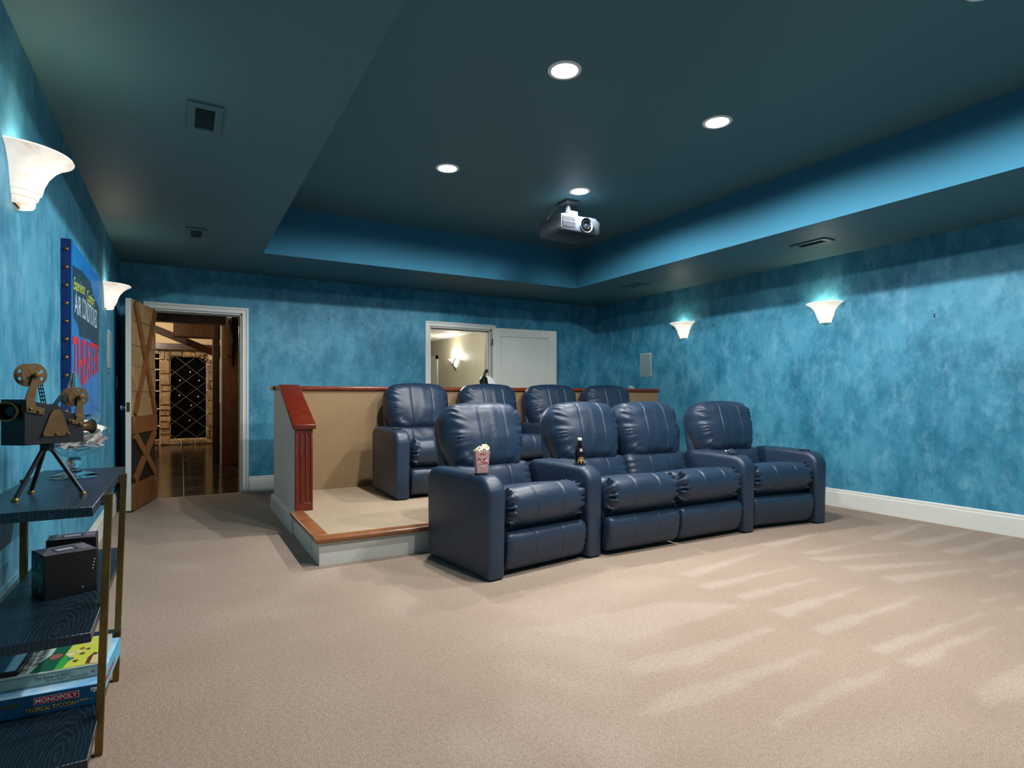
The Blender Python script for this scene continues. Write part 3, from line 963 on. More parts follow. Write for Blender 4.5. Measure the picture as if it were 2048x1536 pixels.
# ------------------------------------------------------------------ recessed downlights
M_CANEMIT = mk('lamp_glow', (255, 250, 240), 0.5, emit=((255, 250, 242), 14.0))
M_CANTRIM = mk('can_trim_white', (228, 230, 228), 0.4)
can_labels = ['recessed ceiling downlight above the camera, left of the pair', 'recessed ceiling downlight at the top right edge of the tray ceiling',
              'recessed ceiling downlight, largest glow high in the tray centre', 'recessed ceiling downlight on the right half of the tray ceiling',
              'recessed ceiling downlight at the left rear of the tray ceiling', 'recessed ceiling downlight right above the projector']
for (x, y), lab in zip(CANS, can_labels):
    t = thing('downlight', lab, 'ceiling light', (x, y, ZT), 0, 'recessed lights in the tray ceiling')
    MB().lathe([(0.074, 0.0), (0.078, -0.006), (0.096, -0.005), (0.099, 0.0)], 36).build('trim_ring', M_CANTRIM, t)
    MB().lathe([(0.0, -0.006), (0.05, -0.005), (0.074, -0.001)], 36).build('bulb', M_CANEMIT, t)
    l = lamp('lamp', 'SPOT', (0, 0, -0.012), CAN_W, CAN_COL, t, spot_size=R(173), spot_blend=0.32, shadow_soft_size=0.045)

# ------------------------------------------------------------------ wall sconces (half bells of alabaster)
def alabaster():
    q = NT('lit_alabaster')
    v = q.coords()
    n = q.noise(v, 7, 6, 0.65, 1.4)
    c = q.ramp(n, [(0.30, srgb(196, 150, 110)), (0.40, srgb(236, 222, 206)), (0.7, srgb(255, 248, 236))])
    q.l(c, q.b.inputs['Base Color'])
    q.l(c, q.b.inputs['Emission Color'])
    q.b.inputs['Emission Strength'].default_value = 0.65
    q.b.inputs['Roughness'].default_value = 0.35
    return q.m
M_ALAB = alabaster()
SPROF = [(0.056, -0.196), (0.060, -0.190), (0.062, -0.168), (0.070, -0.164), (0.073, -0.146), (0.080, -0.142), (0.088, -0.108), (0.103, -0.072), (0.128, -0.038), (0.156, -0.014), (0.182, 0.0), (0.179, 0.006), (0.170, 0.002)]
inner = [(r - 0.010, z) for r, z in SPROF[-4:3:-1]]
def sconce(loc, rz, label, power=SCONCE_W, sc=1.0):
    t = thing('wall_sconce', label, 'wall lamp', loc, rz, 'alabaster wall sconces')
    M = Matrix.Diagonal((sc, sc, sc, 1))
    # half bell: local -y points into the room
    MB().lathe(SPROF + inner, 40, M, math.pi, 2 * math.pi).build('shade', M_ALAB, t)
    MB().prism([(-0.054 * sc, -0.19 * sc), (0.054 * sc, -0.19 * sc), (0.09 * sc, -0.06 * sc), (-0.09 * sc, -0.06 * sc)], -0.006, 0.0, 'y').build('back_plate', M_BRASS, t, smooth=False)
    m = MB().lathe([(0.0, -0.12), (0.016, -0.115), (0.022, -0.09), (0.0, -0.06)], 16, Matrix.Translation((0, -0.055 * sc, 0)) @ M)
    m.build('bulb', mk('bulb_glow', (255, 244, 226), 0.5, emit=((255, 240, 215), 20.0)), t)
    lamp('lamp', 'POINT', (0, -0.070 * sc, -0.030 * sc), power, (1.0, 0.84, 0.62), t, shadow_soft_size=0.03)
    return t
SZ = 2.022
sconce((XL, 2.865, SZ), R(90), 'alabaster wall lamp nearest the camera on the left wall', SCONCE_W * 1.6)
sconce((XL, 5.87, SZ), R(90), 'alabaster wall lamp on the left wall beyond the blue theater sign')
sconce((XR, 3.51, SZ + 0.01), R(-90), 'brightest alabaster wall lamp on the right wall', SCONCE_W * 1.5)
sconce((XR, 5.41, SZ + 0.02), R(-90), 'alabaster wall lamp on the right wall nearest the back corner')

# ------------------------------------------------------------------ ceiling vents
def vent(x0, x1, y0, y1, label):
    t = thing('ceiling_vent', label, 'vent', ((x0 + x1) / 2, (y0 + y1) / 2, ZS), 0, 'air vents in the soffit')
    w, d, f = (x1 - x0) / 2, (y1 - y0) / 2, 0.034
    m = MB()
    m.box(-w, w, -d, -d + f * 1.5, -0.012, -0.0005); m.box(-w, w, d - f * 1.5, d, -0.012, -0.0005)
    m.box(-w, -w + f, -d + f * 1.5, d - f * 1.5, -0.012, -0.0005); m.box(w - f, w, -d + f * 1.5, d - f * 1.5, -0.012, -0.0005)
    m.build('frame', M_TEALPLATE, t, smooth=False)
    MB().box(-w + f, w - f, -d + f * 1.5, d - f * 1.5, -0.003, -0.0005).build('duct_shade', M_DARKVOID, t, smooth=False)  # flat near-black sheet, paints the shade behind the slats
    n = 17
    for k in range(n):
        y = -d + f * 1.5 + (k + 0.5) * (2 * d - 3 * f) / n
        M = Matrix.Translation((0, y, -0.007)) @ Matrix.Rotation(R(35), 4, 'X')
        MB().box(-w + f, w - f, -0.0035, 0.0035, -0.0006, 0.0006, M).build('slat', M_TEALPLATE, t, smooth=False)
vent(0.024, 0.178, 3.12, 3.47, 'painted air vent in the left soffit nearest the camera')
vent(0.034, 0.184, 5.48, 5.83, 'small-looking painted air vent in the left soffit near the back wall')
vent(4.92, 5.075, 3.06, 3.40, 'painted air vent in the right soffit above the brightest wall lamp')
vent(4.915, 5.065, 5.41, 5.75, 'painted air vent in the right soffit near the back corner')

# ------------------------------------------------------------------ projector
def projector():
    t = thing('projector', 'grey ceiling-mounted video projector with a round lens', 'projector', (3.26, 4.40, ZT))
    pm = mk('projector_silver', (66, 74, 84), 0.35)
    pd = mk('projector_dark', (36, 42, 50), 0.45)
    z0, z1 = -0.345, -0.195
    w = 0.225
    poly = [(-w, z0 + 0.02), (-w + 0.02, z0), (w - 0.02, z0), (w, z0 + 0.02), (w, z1 - 0.03), (w - 0.05, z1), (-w + 0.01, z1), (-w, z1 - 0.012)]
    MB().prism(poly, 0.03, 0.38, 'y', None, 0.010, 2).build('body', pd, t)
    MB().prism(poly, 0.0, 0.032, 'y', None, 0.010, 2).build('front_panel', pm, t)
    gr = MB().box(-w + 0.016, -0.065, -0.0015, 0.004, z0 + 0.03, z1 - 0.02).build('grille', M_BLACK, t, smooth=False)
    for k in range(9):
        x = -w + 0.022 + k * 0.0155
        MB().box(x, x + 0.005, -0.005, 0.0, z0 + 0.032, z1 - 0.022).build('slat', pm, gr, smooth=False)
    MB().box(-w + 0.018, -0.064, -0.006, -0.001, z0 + 0.078, z0 + 0.084).build('bar', pm, gr, smooth=False)
    M = Matrix.Translation((0.055, 0.0, z0 + 0.07)) @ Matrix.Rotation(R(90), 4, 'X')
    ln = MB().lathe([(0.072, -0.01), (0.074, 0.012), (0.069, 0.020), (0.062, 0.014), (0.058, 0.0), (0.048, -0.004)], 36, M).build('lens_ring', pm, t)
    MB().lathe([(0.058, 0.003), (0.047, 0.002), (0.045, 0.016), (0.038, 0.016), (0.034, 0.004), (0.034, 0.001)], 32, M).build('lens_barrel', M_BLACK, ln)
    MB().lathe([(0.0, 0.010), (0.02, 0.008), (0.035, 0.002)], 28, M).build('lens_glass', mk('lens_glass', (34, 44, 60), 0.06, spec=0.9), ln)
    MB().rbox(0.11, w - 0.02, 0.03, 0.12, z1 - 0.004, z1 + 0.014, 0.004, 2).build('knob_cover', pm, t)
    for k in range(4):
        MB().lathe([(0.004, 0), (0.0, 0.003)], 8, Matrix.Translation((w - 0.052 + 0.009 * k, -0.001, z0 + 0.052 - 0.012 * k)) @ Matrix.Rotation(R(90), 4, 'X')).build('indicator', M_CHROME, t)
    mt = MB().rbox(-0.07, 0.07, 0.10, 0.32, z1 + 0.001, z1 + 0.035, 0.004, 2)
    mt.build('mount_plate', pm, t)
    MB().rbox(-0.05, 0.055, 0.12, 0.30, z1 + 0.035, z1 + 0.085, 0.006, 2).build('mount_clamp', pm, t)
    MB().lathe([(0.026, z1 + 0.08), (0.026, -0.028)], 20, Matrix.Translation((0, 0.21, 0)), cap=True).build('mount_pole', pm, t)
    MB().rbox(-0.075, 0.075, 0.12, 0.30, -0.030, -0.0005, 0.006, 2).build('ceiling_plate', pm, t)
    MB().tube([(-0.16, 0.39, z0 + 0.08), (-0.15, 0.43, z0 + 0.14), (-0.10, 0.38, -0.1), (-0.06, 0.30, -0.02), (-0.06, 0.29, -0.001)], 0.004, 6).build('cable', M_BLACK, t)
projector()

# ------------------------------------------------------------------ wall plates, hooks
def wall_speaker(loc, rz, label):
    t = thing('wall_speaker', label, 'speaker', loc, rz, 'flush wall speakers')
    MB().rbox(-0.112, 0.112, -0.010, 0, -0.165, 0.165, 0.004, 2).build('frame', M_GREY, t)
    MB().rbox(-0.100, 0.100, -0.013, -0.008, -0.152, 0.152, 0.002, 1).build('grille', mk('speaker_cloth', (112, 140, 148), 0.7, bump=(400, 0.4, 0.002)), t)
wall_speaker((XR, 6.125, 1.535), R(-90), 'flush grey rectangular speaker on the right wall above the half wall')
wall_speaker((XL, 6.12, 1.505), R(90), 'flush pale rectangular speaker on the left wall below the far lamp')
def switch_plate():
    t = thing('light_switch', 'small white switch plate on the left wall behind the rustic door', 'switch', (XL, 6.83, 1.235), R(90))
    MB().rbox(-0.036, 0.036, -0.006, 0, -0.058, 0.058, 0.003, 2).build('plate', M_WHITE, t)
    MB().rbox(-0.016, 0.016, -0.010, -0.005, -0.034, 0.034, 0.002, 1).build('rocker', M_WHITE, t)
switch_plate()
def hook(loc, rz, label):
    t = thing('wall_hook', label, 'hook', loc, rz, 'picture hooks left in the walls')
    MB().rbox(-0.006, 0.006, -0.004, 0, -0.014, 0.016, 0.0015, 1).build('plate', M_BLACK, t)
    MB().tube([(0, -0.004, -0.010), (0, -0.014, -0.014), (0, -0.016, -0.004)], 0.0025, 6).build('hook', M_BRASS, t)
hook((1.559, YB, 2.047), 0, 'tiny picture hook on the back wall, left one above the half wall')
hook((1.976, YB, 2.012), 0, 'tiny picture hook on the back wall, the one nearer the white doorway')
hook((XR, 4.936, 1.965), R(-90), 'tiny picture hook on the right wall between the two lamps')
hook((XR, 2.537, 1.798), R(-90), 'tiny picture hook on the right wall, right of the brightest lamp')
hook((XL, 6.10, 1.305), R(90), 'tiny hook on the left wall just below the pale speaker')

# ------------------------------------------------------------------ theater sign on the left wall
def sign():
    y0, y1, z0, z1, d = 3.82, 4.985, 0.985, 1.932, 0.046
    t = thing('theater_sign', 'blue riveted metal sign reading AIR CONDITIONED THEATER on the left wall', 'sign', (XL, (y0 + y1) / 2, z0), R(90))
    # local: x runs along the wall away from the camera, -y into the room
    w, h = y1 - y0, z1 - z0
    bm_ = mk('sign_blue', (12, 92, 168), 0.35, var=(3.5, (30, 122, 190), 1.2))
    be = mk('sign_edge_blue', (14, 50, 112), 0.38, var=(6, (10, 36, 88), 0.8))
    MB().box(-w / 2, w / 2, -d + 0.002, 0, 0, h).build('edge', be, t, smooth=False)
    MB().box(-w / 2, w / 2, -d, -d + 0.002, 0, h).build('face', bm_, t, smooth=False)
    n = 10
    for k in range(n):
        z = h - 0.055 - k * 0.0955
        if z < 0.02:
            break
        M = Matrix.Translation((-w / 2, -d / 2, z)) @ Matrix.Rotation(R(-90), 4, 'Y')
        MB().lathe([(0.0115, 0), (0.0095, 0.006), (0.005, 0.0095), (0.0, 0.0105)], 14, M).build('rivet', M_BRONZE, t)
    def P(fy, fz, e=0.0008):                                    # metres along the sign and world height
        return (fy - w / 2, -d - e, fz - z0)
    # dark arrow-shaped banner
    dk = mk('sign_dark_banner', (12, 48, 66), 0.4, var=(4, (20, 66, 84)))
    v = [P(0.03, 1.80), P(0.35, 1.83), P(0.72, 1.83), P(0.92, 1.76), P(1.165, 1.72), P(1.165, 1.40), P(0.75, 1.46), P(0.28, 1.44), P(0.22, 1.50), P(0.06, 1.53)]
    MB().add(v, [tuple(range(len(v)))]).build('banner', dk, t, smooth=False)
    yg = mk('sign_yellow_green', (190, 214, 84), 0.45)
    pale = mk('sign_pale_lettering', (176, 206, 226), 0.45)
    red = mk('sign_red', (178, 44, 66), 0.45)
    lettering('lettering', 'Experience', yg, t, lambda u, v: P(0.06 + 0.42 * u, 1.655 + 0.09 * v + 0.03 * u, 0.0016), shear=0.35)
    lettering('lettering', 'Comfort', yg, t, lambda u, v: P(0.56 + 0.36 * u, 1.685 + 0.07 * v + 0.01 * u, 0.0016), shear=0.35)
    lettering('lettering', 'AIR', pale, t, lambda u, v: P(0.095 + 0.235 * u, 1.555 + 0.11 * v, 0.0016))
    lettering('lettering', 'CONDITIONED', pale, t, lambda u, v: P(0.37 + 0.68 * u, 1.556 + 0.004 * u + 0.125 * v, 0.0016))
    def taper(e, g):
        def fn(u, v):
            top = 1.425 + 0.03 * u + g
            bot = 1.09 + 0.185 * u ** 0.8 - g
            return P(0.040 + 1.105 * u, bot + (top - bot) * v, e)
        return fn
    for k_ in (-1, 0, 1):
        f_ = taper(0.0018 + 0.0002 * k_, 0.0)
        lettering('lettering', 'THEATER', red, t, lambda u, v, f_=f_, k_=k_: (lambda p: (p[0] + 0.009 * k_, p[1], p[2]))(f_(u, v)))
sign()

# ------------------------------------------------------------------ console shelf on the left
SXL, SXR, SY0, SY1 = -0.482, -0.209, 1.925, 2.95
def shelf():
    t = thing('console_shelf', 'three-tier blue-black wood console shelf with brass legs along the left wall', 'shelf', ((SXL + SXR) / 2, (SY0 + SY1) / 2, 0))
    cx, cy = (SXL + SXR) / 2, (SY0 + SY1) / 2
    hx, hy = (SXR - SXL) / 2, (SY1 - SY0) / 2
    for zt, k in ((0.80, 0.0), (0.46, 0.004), (0.118, 0.012)):
        MB().rbox(-hx - k, hx - k, -hy, hy, zt - 0.027, zt, 0.0015, 1).build('shelf_board', M_OAK, t)
    for ly in (2.17, 2.70):
        for sx in (-1, 1):
            lean = 0.026 if sx > 0 else 0.004
            xt = (SXR - cx + 0.014) if sx > 0 else (SXL - cx - 0.014)
            m = MB()
            v = []
            for z, dx in ((0, -lean), (0.797, 0.0)):
                for ox, oy in ((-0.010, -0.013), (0.010, -0.013), (0.010, 0.013), (-0.010, 0.013)):
                    v.append((xt + dx + ox, ly - cy + oy, z))
            m.add(v, [(3, 2, 1, 0), (4, 5, 6, 7), (0, 1, 5, 4), (1, 2, 6, 5), (2, 3, 7, 6), (3, 0, 4, 7)])
            leg = m.build('leg', M_BRASS, t, smooth=False)
            for zt in (0.785, 0.442, 0.098):
                x = xt - lean * (1 - zt / 0.797)
                MB().box(*sorted((x, x - sx * 0.034)), ly - cy - 0.010, ly - cy + 0.010, zt - 0.020, zt - 0.0135).build('bracket', M_BRASS, leg, smooth=False)
shelf()

def movie_camera():
    t = thing('model_movie_camera', 'black and bronze vintage movie camera ornament with two reels on a tripod', 'ornament', (-0.352, 2.205, 0.80))
    bk = mk('camera_black', (16, 19, 24), 0.45)
    th = R(41)                                                  # long side of the body
    z0 = 0.158
    L, Wd, H1 = 0.165, 0.075, 0.132
    Mb = Matrix.Rotation(th, 4, 'Z')
    # local body frame: x along the body (from lens end to the rear), y across
    prof = [(-L / 2, z0), (L / 2, z0), (L / 2, z0 + 0.082), (0.02, z0 + 0.098), (-0.02, z0 + 0.118), (-L / 2, z0 + H1)]
    m = MB().prism(prof, -Wd / 2, Wd / 2, 'y', None, 0.0015, 1)
    m.v = [tuple(Mb @ Vector((x - (0.22 * (y + Wd / 2) if x < 0 else 0.1 * (y + Wd / 2)), y, z))) for x, y, z in m.v]
    m.build('body', bk, t)
    Ml = Mb @ Matrix.Translation((-L / 2 - 0.008, 0.002, z0 + 0.098)) @ Matrix.Rotation(R(42), 4, 'Z') @ Matrix.Rotation(R(-90), 4, 'Y')
    MB().lathe([(0.024, 0), (0.024, 0.010), (0.021, 0.018), (0.026, 0.042), (0.028, 0.046), (0.024, 0.046), (0.021, 0.02)], 28, Ml).build('lens', M_BRASS, t)
    MB().lathe([(0.0, 0.024), (0.012, 0.023), (0.0215, 0.020)], 28, Ml).build('lens_glass', mk('camera_lens_glass', (8, 10, 12), 0.1), t)
    Mv = Mb @ Matrix.Translation((L / 2, 0.0, z0 + 0.045)) @ Matrix.Rotation(R(90), 4, 'Y')
    MB().lathe([(0.010, 0), (0.011, 0.015), (0.018, 0.045), (0.024, 0.050), (0.022, 0.052), (0.0, 0.046)], 24, Mv).build('eyepiece', M_BRONZE, t)
    # film drum half hidden behind the keystone plate
    Md = Mb @ Matrix.Translation((-0.008, -Wd / 2 + 0.0198, z0 + 0.088)) @ Matrix.Rotation(R(90), 4, 'X')
    MB().lathe([(0.0, 0.0), (0.030, 0.0), (0.030, 0.020), (0.0, 0.020)], 28, Md).build('film_drum', bk, t)
    y = -Wd / 2
    def plate(poly, name='plate'):
        return MB().prism(poly, y - 0.0035, y - 0.0003, 'y', Mb, 0.0006, 1).build(name, M_BRONZE, t)
    kp = plate([(-0.040, z0 + 0.022), (0.040, z0 + 0.022), (0.018, z0 + 0.092), (0.010, z0 + 0.101), (-0.006, z0 + 0.101), (-0.014, z0 + 0.092)], 'keystone_plate')
    p2 = plate([(-L / 2 + 0.002, z0 + H1 + 0.004), (-L / 2 + 0.026, z0 + H1 - 0.002), (-L / 2 + 0.028, z0 + 0.112), (-0.030, z0 + 0.104), (-0.034, z0 + 0.086), (-L / 2 + 0.004, z0 + 0.096)])
    p3 = plate([(L / 2 - 0.022, z0 + 0.086), (L / 2, z0 + 0.078), (L / 2 - 0.002, z0 + 0.048), (L / 2 - 0.046, z0 + 0.060), (L / 2 - 0.048, z0 + 0.072), (L / 2 - 0.026, z0 + 0.068)])
    def bolt(x, z, par):
        M = Mb @ Matrix.Translation((x, y - 0.003, z)) @ Matrix.Rotation(R(90), 4, 'X')
        MB().lathe([(0.0042, 0), (0.0042, 0.004), (0.002, 0.006), (0, 0.006)], 8, M).build('bolt', M_BRONZE, par)
    for x, z, p in ((-0.034, z0 + 0.028, kp), (0.0, z0 + 0.028, kp), (0.033, z0 + 0.028, kp), (-L / 2 + 0.013, z0 + 0.104, p2), (-0.048, z0 + 0.096, p2), (L / 2 - 0.038, z0 + 0.064, p3), (L / 2 - 0.014, z0 + 0.056, p3)):
        bolt(x, z, p)
    # reels: two pierced discs on an axle, each on an upright
    def disc_mesh(rad):
        c = bpy.data.curves.new('reel', 'CURVE')
        c.dimensions, c.fill_mode, c.extrude = '2D', 'BOTH', 0.0011
        for hx_, hy_, hr, n in [(0, 0, rad, 48)] + [(0.64 * rad * math.cos(math.pi * (k + 0.5) / 3), 0.64 * rad * math.sin(math.pi * (k + 0.5) / 3), 0.155 * rad, 14) for k in range(6)]:
            sp = c.splines.new('POLY')
            sp.points.add(n - 1)
            for q in range(n):
                sp.points[q].co = (hx_ + hr * math.cos(2 * math.pi * q / n), hy_ + hr * math.sin(2 * math.pi * q / n), 0, 1)
            sp.use_cyclic_u = True
        o = bpy.data.objects.new('reel', c)
        COL.objects.link(o)
        me = bpy.data.meshes.new_from_object(o.evaluated_get(bpy.context.evaluated_depsgraph_get()))
        bpy.data.objects.remove(o)
        me.materials.clear()
        me.materials.append(M_BRONZE)
        return me
    RS = 0.034                                          # gap between the two discs of a reel
    def reel(cx, cz, rad, name='reel'):
        pr, me = None, disc_mesh(rad)
        for yy in (-Wd / 2 + 0.006, -Wd / 2 + 0.006 + RS):
            o = link(name, me, t)
            o.matrix_local = Mb @ Matrix.Translation((cx, yy, cz)) @ Matrix.Rotation(R(90), 4, 'X')
            pr = pr or o
        Ma = Matrix.Translation((0, 0, -RS - 0.004))
        MB().lathe([(0.0, 0), (0.005, 0), (0.005, RS + 0.012), (0.008, RS + 0.014), (0.008, RS + 0.022), (0, RS + 0.023)], 12, Ma).build('axle', M_BRONZE, pr)
        return pr
    reel(-L / 2 + 0.030, z0 + 0.203, 0.0335)
    reel(L / 2 - 0.012, z0 + 0.139, 0.030)
    for x0_, za, x1_, zb in ((-L / 2 + 0.012, z0 + H1 - 0.002, -L / 2 + 0.030, z0 + 0.203), (L / 2 - 0.016, z0 + 0.080, L / 2 - 0.012, z0 + 0.139)):
        M = Mb
        yy = -Wd / 2 - 0.001
        MB().prism([(x0_ - 0.012, za), (x0_ + 0.014, za), (x1_ + 0.007, zb), (x1_ - 0.007, zb)], yy - 0.002, yy + 0.002, 'y', M).build('upright', M_BRONZE, t, smooth=False)
    # perforated film strips
    def film(a, bb):
        (x0_, za), (x1_, zb) = a, bb
        m = MB()
        n = 7
        dx, dz = x1_ - x0_, zb - za
        l = math.hypot(dx, dz)
        for yo in (0.0, 0.010, 0.020):
            m.add([(x0_, -0.02 + yo, za), (x1_, -0.02 + yo, zb), (x1_, -0.015 + yo, zb), (x0_, -0.015 + yo, za)], [(0, 1, 2, 3)], Mb)
        for k in range(n + 1):
            q = k / n
            x, z = x0_ + dx * q, za + dz * q
            ux, uz = dx / l * 0.0022, dz / l * 0.0022
            m.add([(x - ux, -0.02, z - uz), (x + ux, -0.02, z + uz), (x + ux, 0.005, z + uz), (x - ux, 0.005, z - uz)], [(0, 1, 2, 3)], Mb)
        m.build('film_strip', M_BLACK, t, smooth=False)
    film((-L / 2 + 0.058, z0 + 0.185), (-0.012, z0 + 0.108))
    film((0.012, z0 + 0.108), (L / 2 - 0.046, z0 + 0.142))
    # tripod
    MB().lathe([(0.017, z0 - 0.022), (0.017, z0 - 0.004), (0.022, z0)], 16, cap=True).build('tripod_head', bk, t)
    for fx, fy in ((-0.411, 2.128), (-0.404, 2.290), (-0.261, 2.176)):
        p = Vector((fx + 0.352, fy - 2.205, 0.006))
        leg = MB().tube([Vector((p.x * 0.10, p.y * 0.10, z0 - 0.012)), p], 0.0062, 10).build('tripod_leg', bk, t)
        MB().lathe([(0.0, 0), (0.0095, 0), (0.0095, 0.005), (0.0065, 0.009), (0, 0.010)], 12, Matrix.Translation((p.x, p.y, 0.0))).build('foot', M_BRASS, leg)
movie_camera()

def smooth_profile(p, n=4):
    out = []
    for i in range(len(p) - 1):
        a, b_, c, d = (Vector(p[max(i - 1, 0)]), Vector(p[i]), Vector(p[i + 1]), Vector(p[min(i + 2, len(p) - 1)]))
        for k in range(n):
            t_ = k / n
            q = 0.5 * ((2 * b_) + (c - a) * t_ + (2 * a - 5 * b_ + 4 * c - d) * t_ ** 2 + (3 * b_ - a - 3 * c + d) * t_ ** 3)
            out.append((max(0.0, q.x), q.y))
    return out + [tuple(p[-1])]
def jar():
    jx, jy = -0.345, 2.665
    t = thing('glass_jar', 'footed clear glass apothecary jar with pointed lid full of paper tickets', 'jar', (jx, jy, 0.80))
    prof = [(0.0, 0.004), (0.070, 0.001), (0.076, 0.003), (0.070, 0.008), (0.03, 0.020), (0.014, 0.032), (0.020, 0.044), (0.024, 0.056), (0.020, 0.066), (0.016, 0.072), (0.040, 0.082), (0.080, 0.102), (0.104, 0.128), (0.113, 0.155), (0.106, 0.180), (0.084, 0.205), (0.072, 0.222), (0.075, 0.234)]
    ins = [(0.071, 0.234), (0.068, 0.222), (0.080, 0.204), (0.102, 0.179), (0.109, 0.155), (0.100, 0.130), (0.076, 0.106), (0.038, 0.087), (0.0, 0.080)]
    MB().lathe(smooth_profile(prof[:10]), 40).build('stem', M_GLASS, t)
    MB().lathe(smooth_profile(prof[9:]), 56).build('bowl', M_THIN, t)
    lid = [(0.076, 0.237), (0.080, 0.242), (0.074, 0.252), (0.064, 0.262), (0.060, 0.275), (0.045, 0.292), (0.022, 0.304), (0.012, 0.312), (0.018, 0.322), (0.020, 0.336), (0.013, 0.362), (0.009, 0.384), (0.0, 0.388)]
    lin = [(0.0, 0.300), (0.020, 0.300), (0.042, 0.288), (0.056, 0.273), (0.060, 0.260), (0.070, 0.250), (0.072, 0.237)]
    MB().lathe(smooth_profile(lid[:8]), 56).build('lid', M_THIN, t)
    MB().lathe(smooth_profile(lid[7:]), 32).build('finial', M_GLASS, t)
    rr = random.Random(11)
    tm = MB().box(-0.026, 0.026, -0.013, 0.013, -0.0004, 0.0004).mesh('paper_ticket', M_PAPER, False)
    n = 0
    while n < 105:
        a, q, z = rr.random() * 6.283, math.sqrt(rr.random()), rr.random()
        zz = 0.094 + z ** 0.8 * 0.098
        rmax = (0.040 + 0.060 * min(1, (zz - 0.085) / 0.04) - 0.25 * max(0.0, zz - 0.165)) - 0.020
        o = link('paper_ticket', tm)
        o.location = (jx + q * rmax * math.cos(a), jy + q * rmax * math.sin(a), 0.80 + zz + (0.006 if zz < 0.11 else 0))
        k = 0.9 if zz > 0.125 else 0.2
        o.rotation_euler = (rr.uniform(-k, k), rr.uniform(-k, k), rr.random() * 6.28)
        tag(o, 'small white paper ticket heaped inside the footed glass jar', 'ticket', 'paper tickets in the jar')
        n += 1
jar()

def movie_box(corner, ang, w, d, h, label, face_text):
    t = thing('movie_night_box', label, 'box', corner, ang)
    bk = mk('box_black', (10, 9, 12), 0.45)
    MB().rbox(0, w, 0, d, 0, h, 0.0015, 1).build('carton', bk, t)
    gy, lg = mk('box_top_grey', (88, 82, 90), 0.45), mk('box_print_pale', (150, 146, 156), 0.5)
    MB().box(0.003, w - 0.003, 0.003, d - 0.003, h, h + 0.0006).build('top_print', gy, t, smooth=False)
    MB().box(w * 0.28, w * 0.70, d * 0.25, d * 0.75, h + 0.0006, h + 0.0010).build('window_print', mk('box_window', (30, 30, 38), 0.35), t, smooth=False)
    MB().box(w * 0.33, w * 0.66, d * 0.34, d * 0.62, h + 0.0010, h + 0.0014).build('picture_print', lg, t, smooth=False)
    for k in range(4):
        MB().box(w * (0.77 + 0.05 * k), w * (0.79 + 0.05 * k), d * 0.2, d * 0.8, h + 0.0006, h + 0.0010).build('text_bar', lg, t, smooth=False)
    if face_text:
        tx = mk('box_teal_print', (170, 206, 196), 0.5)
        lettering('print', 'MOVIE', tx, t, lambda u, v: (-0.0008, d * (0.94 - 0.86 * u), h * (0.36 + 0.20 * v)))
        for yy in (0.70, 0.30):
            for s_ in (-1, 1):
                MB().tube([(-0.0008, d * (yy - 0.10), h * (0.74 - 0.09 * s_)), (-0.0008, d * (yy + 0.10), h * (0.74 + 0.09 * s_))], 0.0014, 5).build('print_stroke', tx, t)
                MB().tube([(-0.0008, d * (yy - 0.05), h * (0.22 - 0.05 * s_)), (-0.0008, d * (yy + 0.05), h * (0.22 + 0.05 * s_))], 0.0008, 5).build('print_stroke', tx, t)
        for k in range(4):
            MB().box(w * (0.90 + 0.012 * k), w * (0.92 + 0.012 * k), -0.0008, 0, h * (0.52 + 0.07 * k), h * (0.55 + 0.07 * k)).build('print_mark', tx, t, smooth=False)
        MB().box(w * 0.70, w * 0.73, -0.0008, 0, h * 0.13, h * 0.15).build('print_mark', tx, t, smooth=False)
    return t
movie_box((-0.372, 2.285, 0.4605), R(24), 0.142, 0.125, 0.138, 'black movie box with pale lettering, front one on the middle shelf', True)
movie_box((-0.428, 2.66, 0.4605), R(3), 0.15, 0.105, 0.112, 'black box behind the movie box on the middle shelf', False)

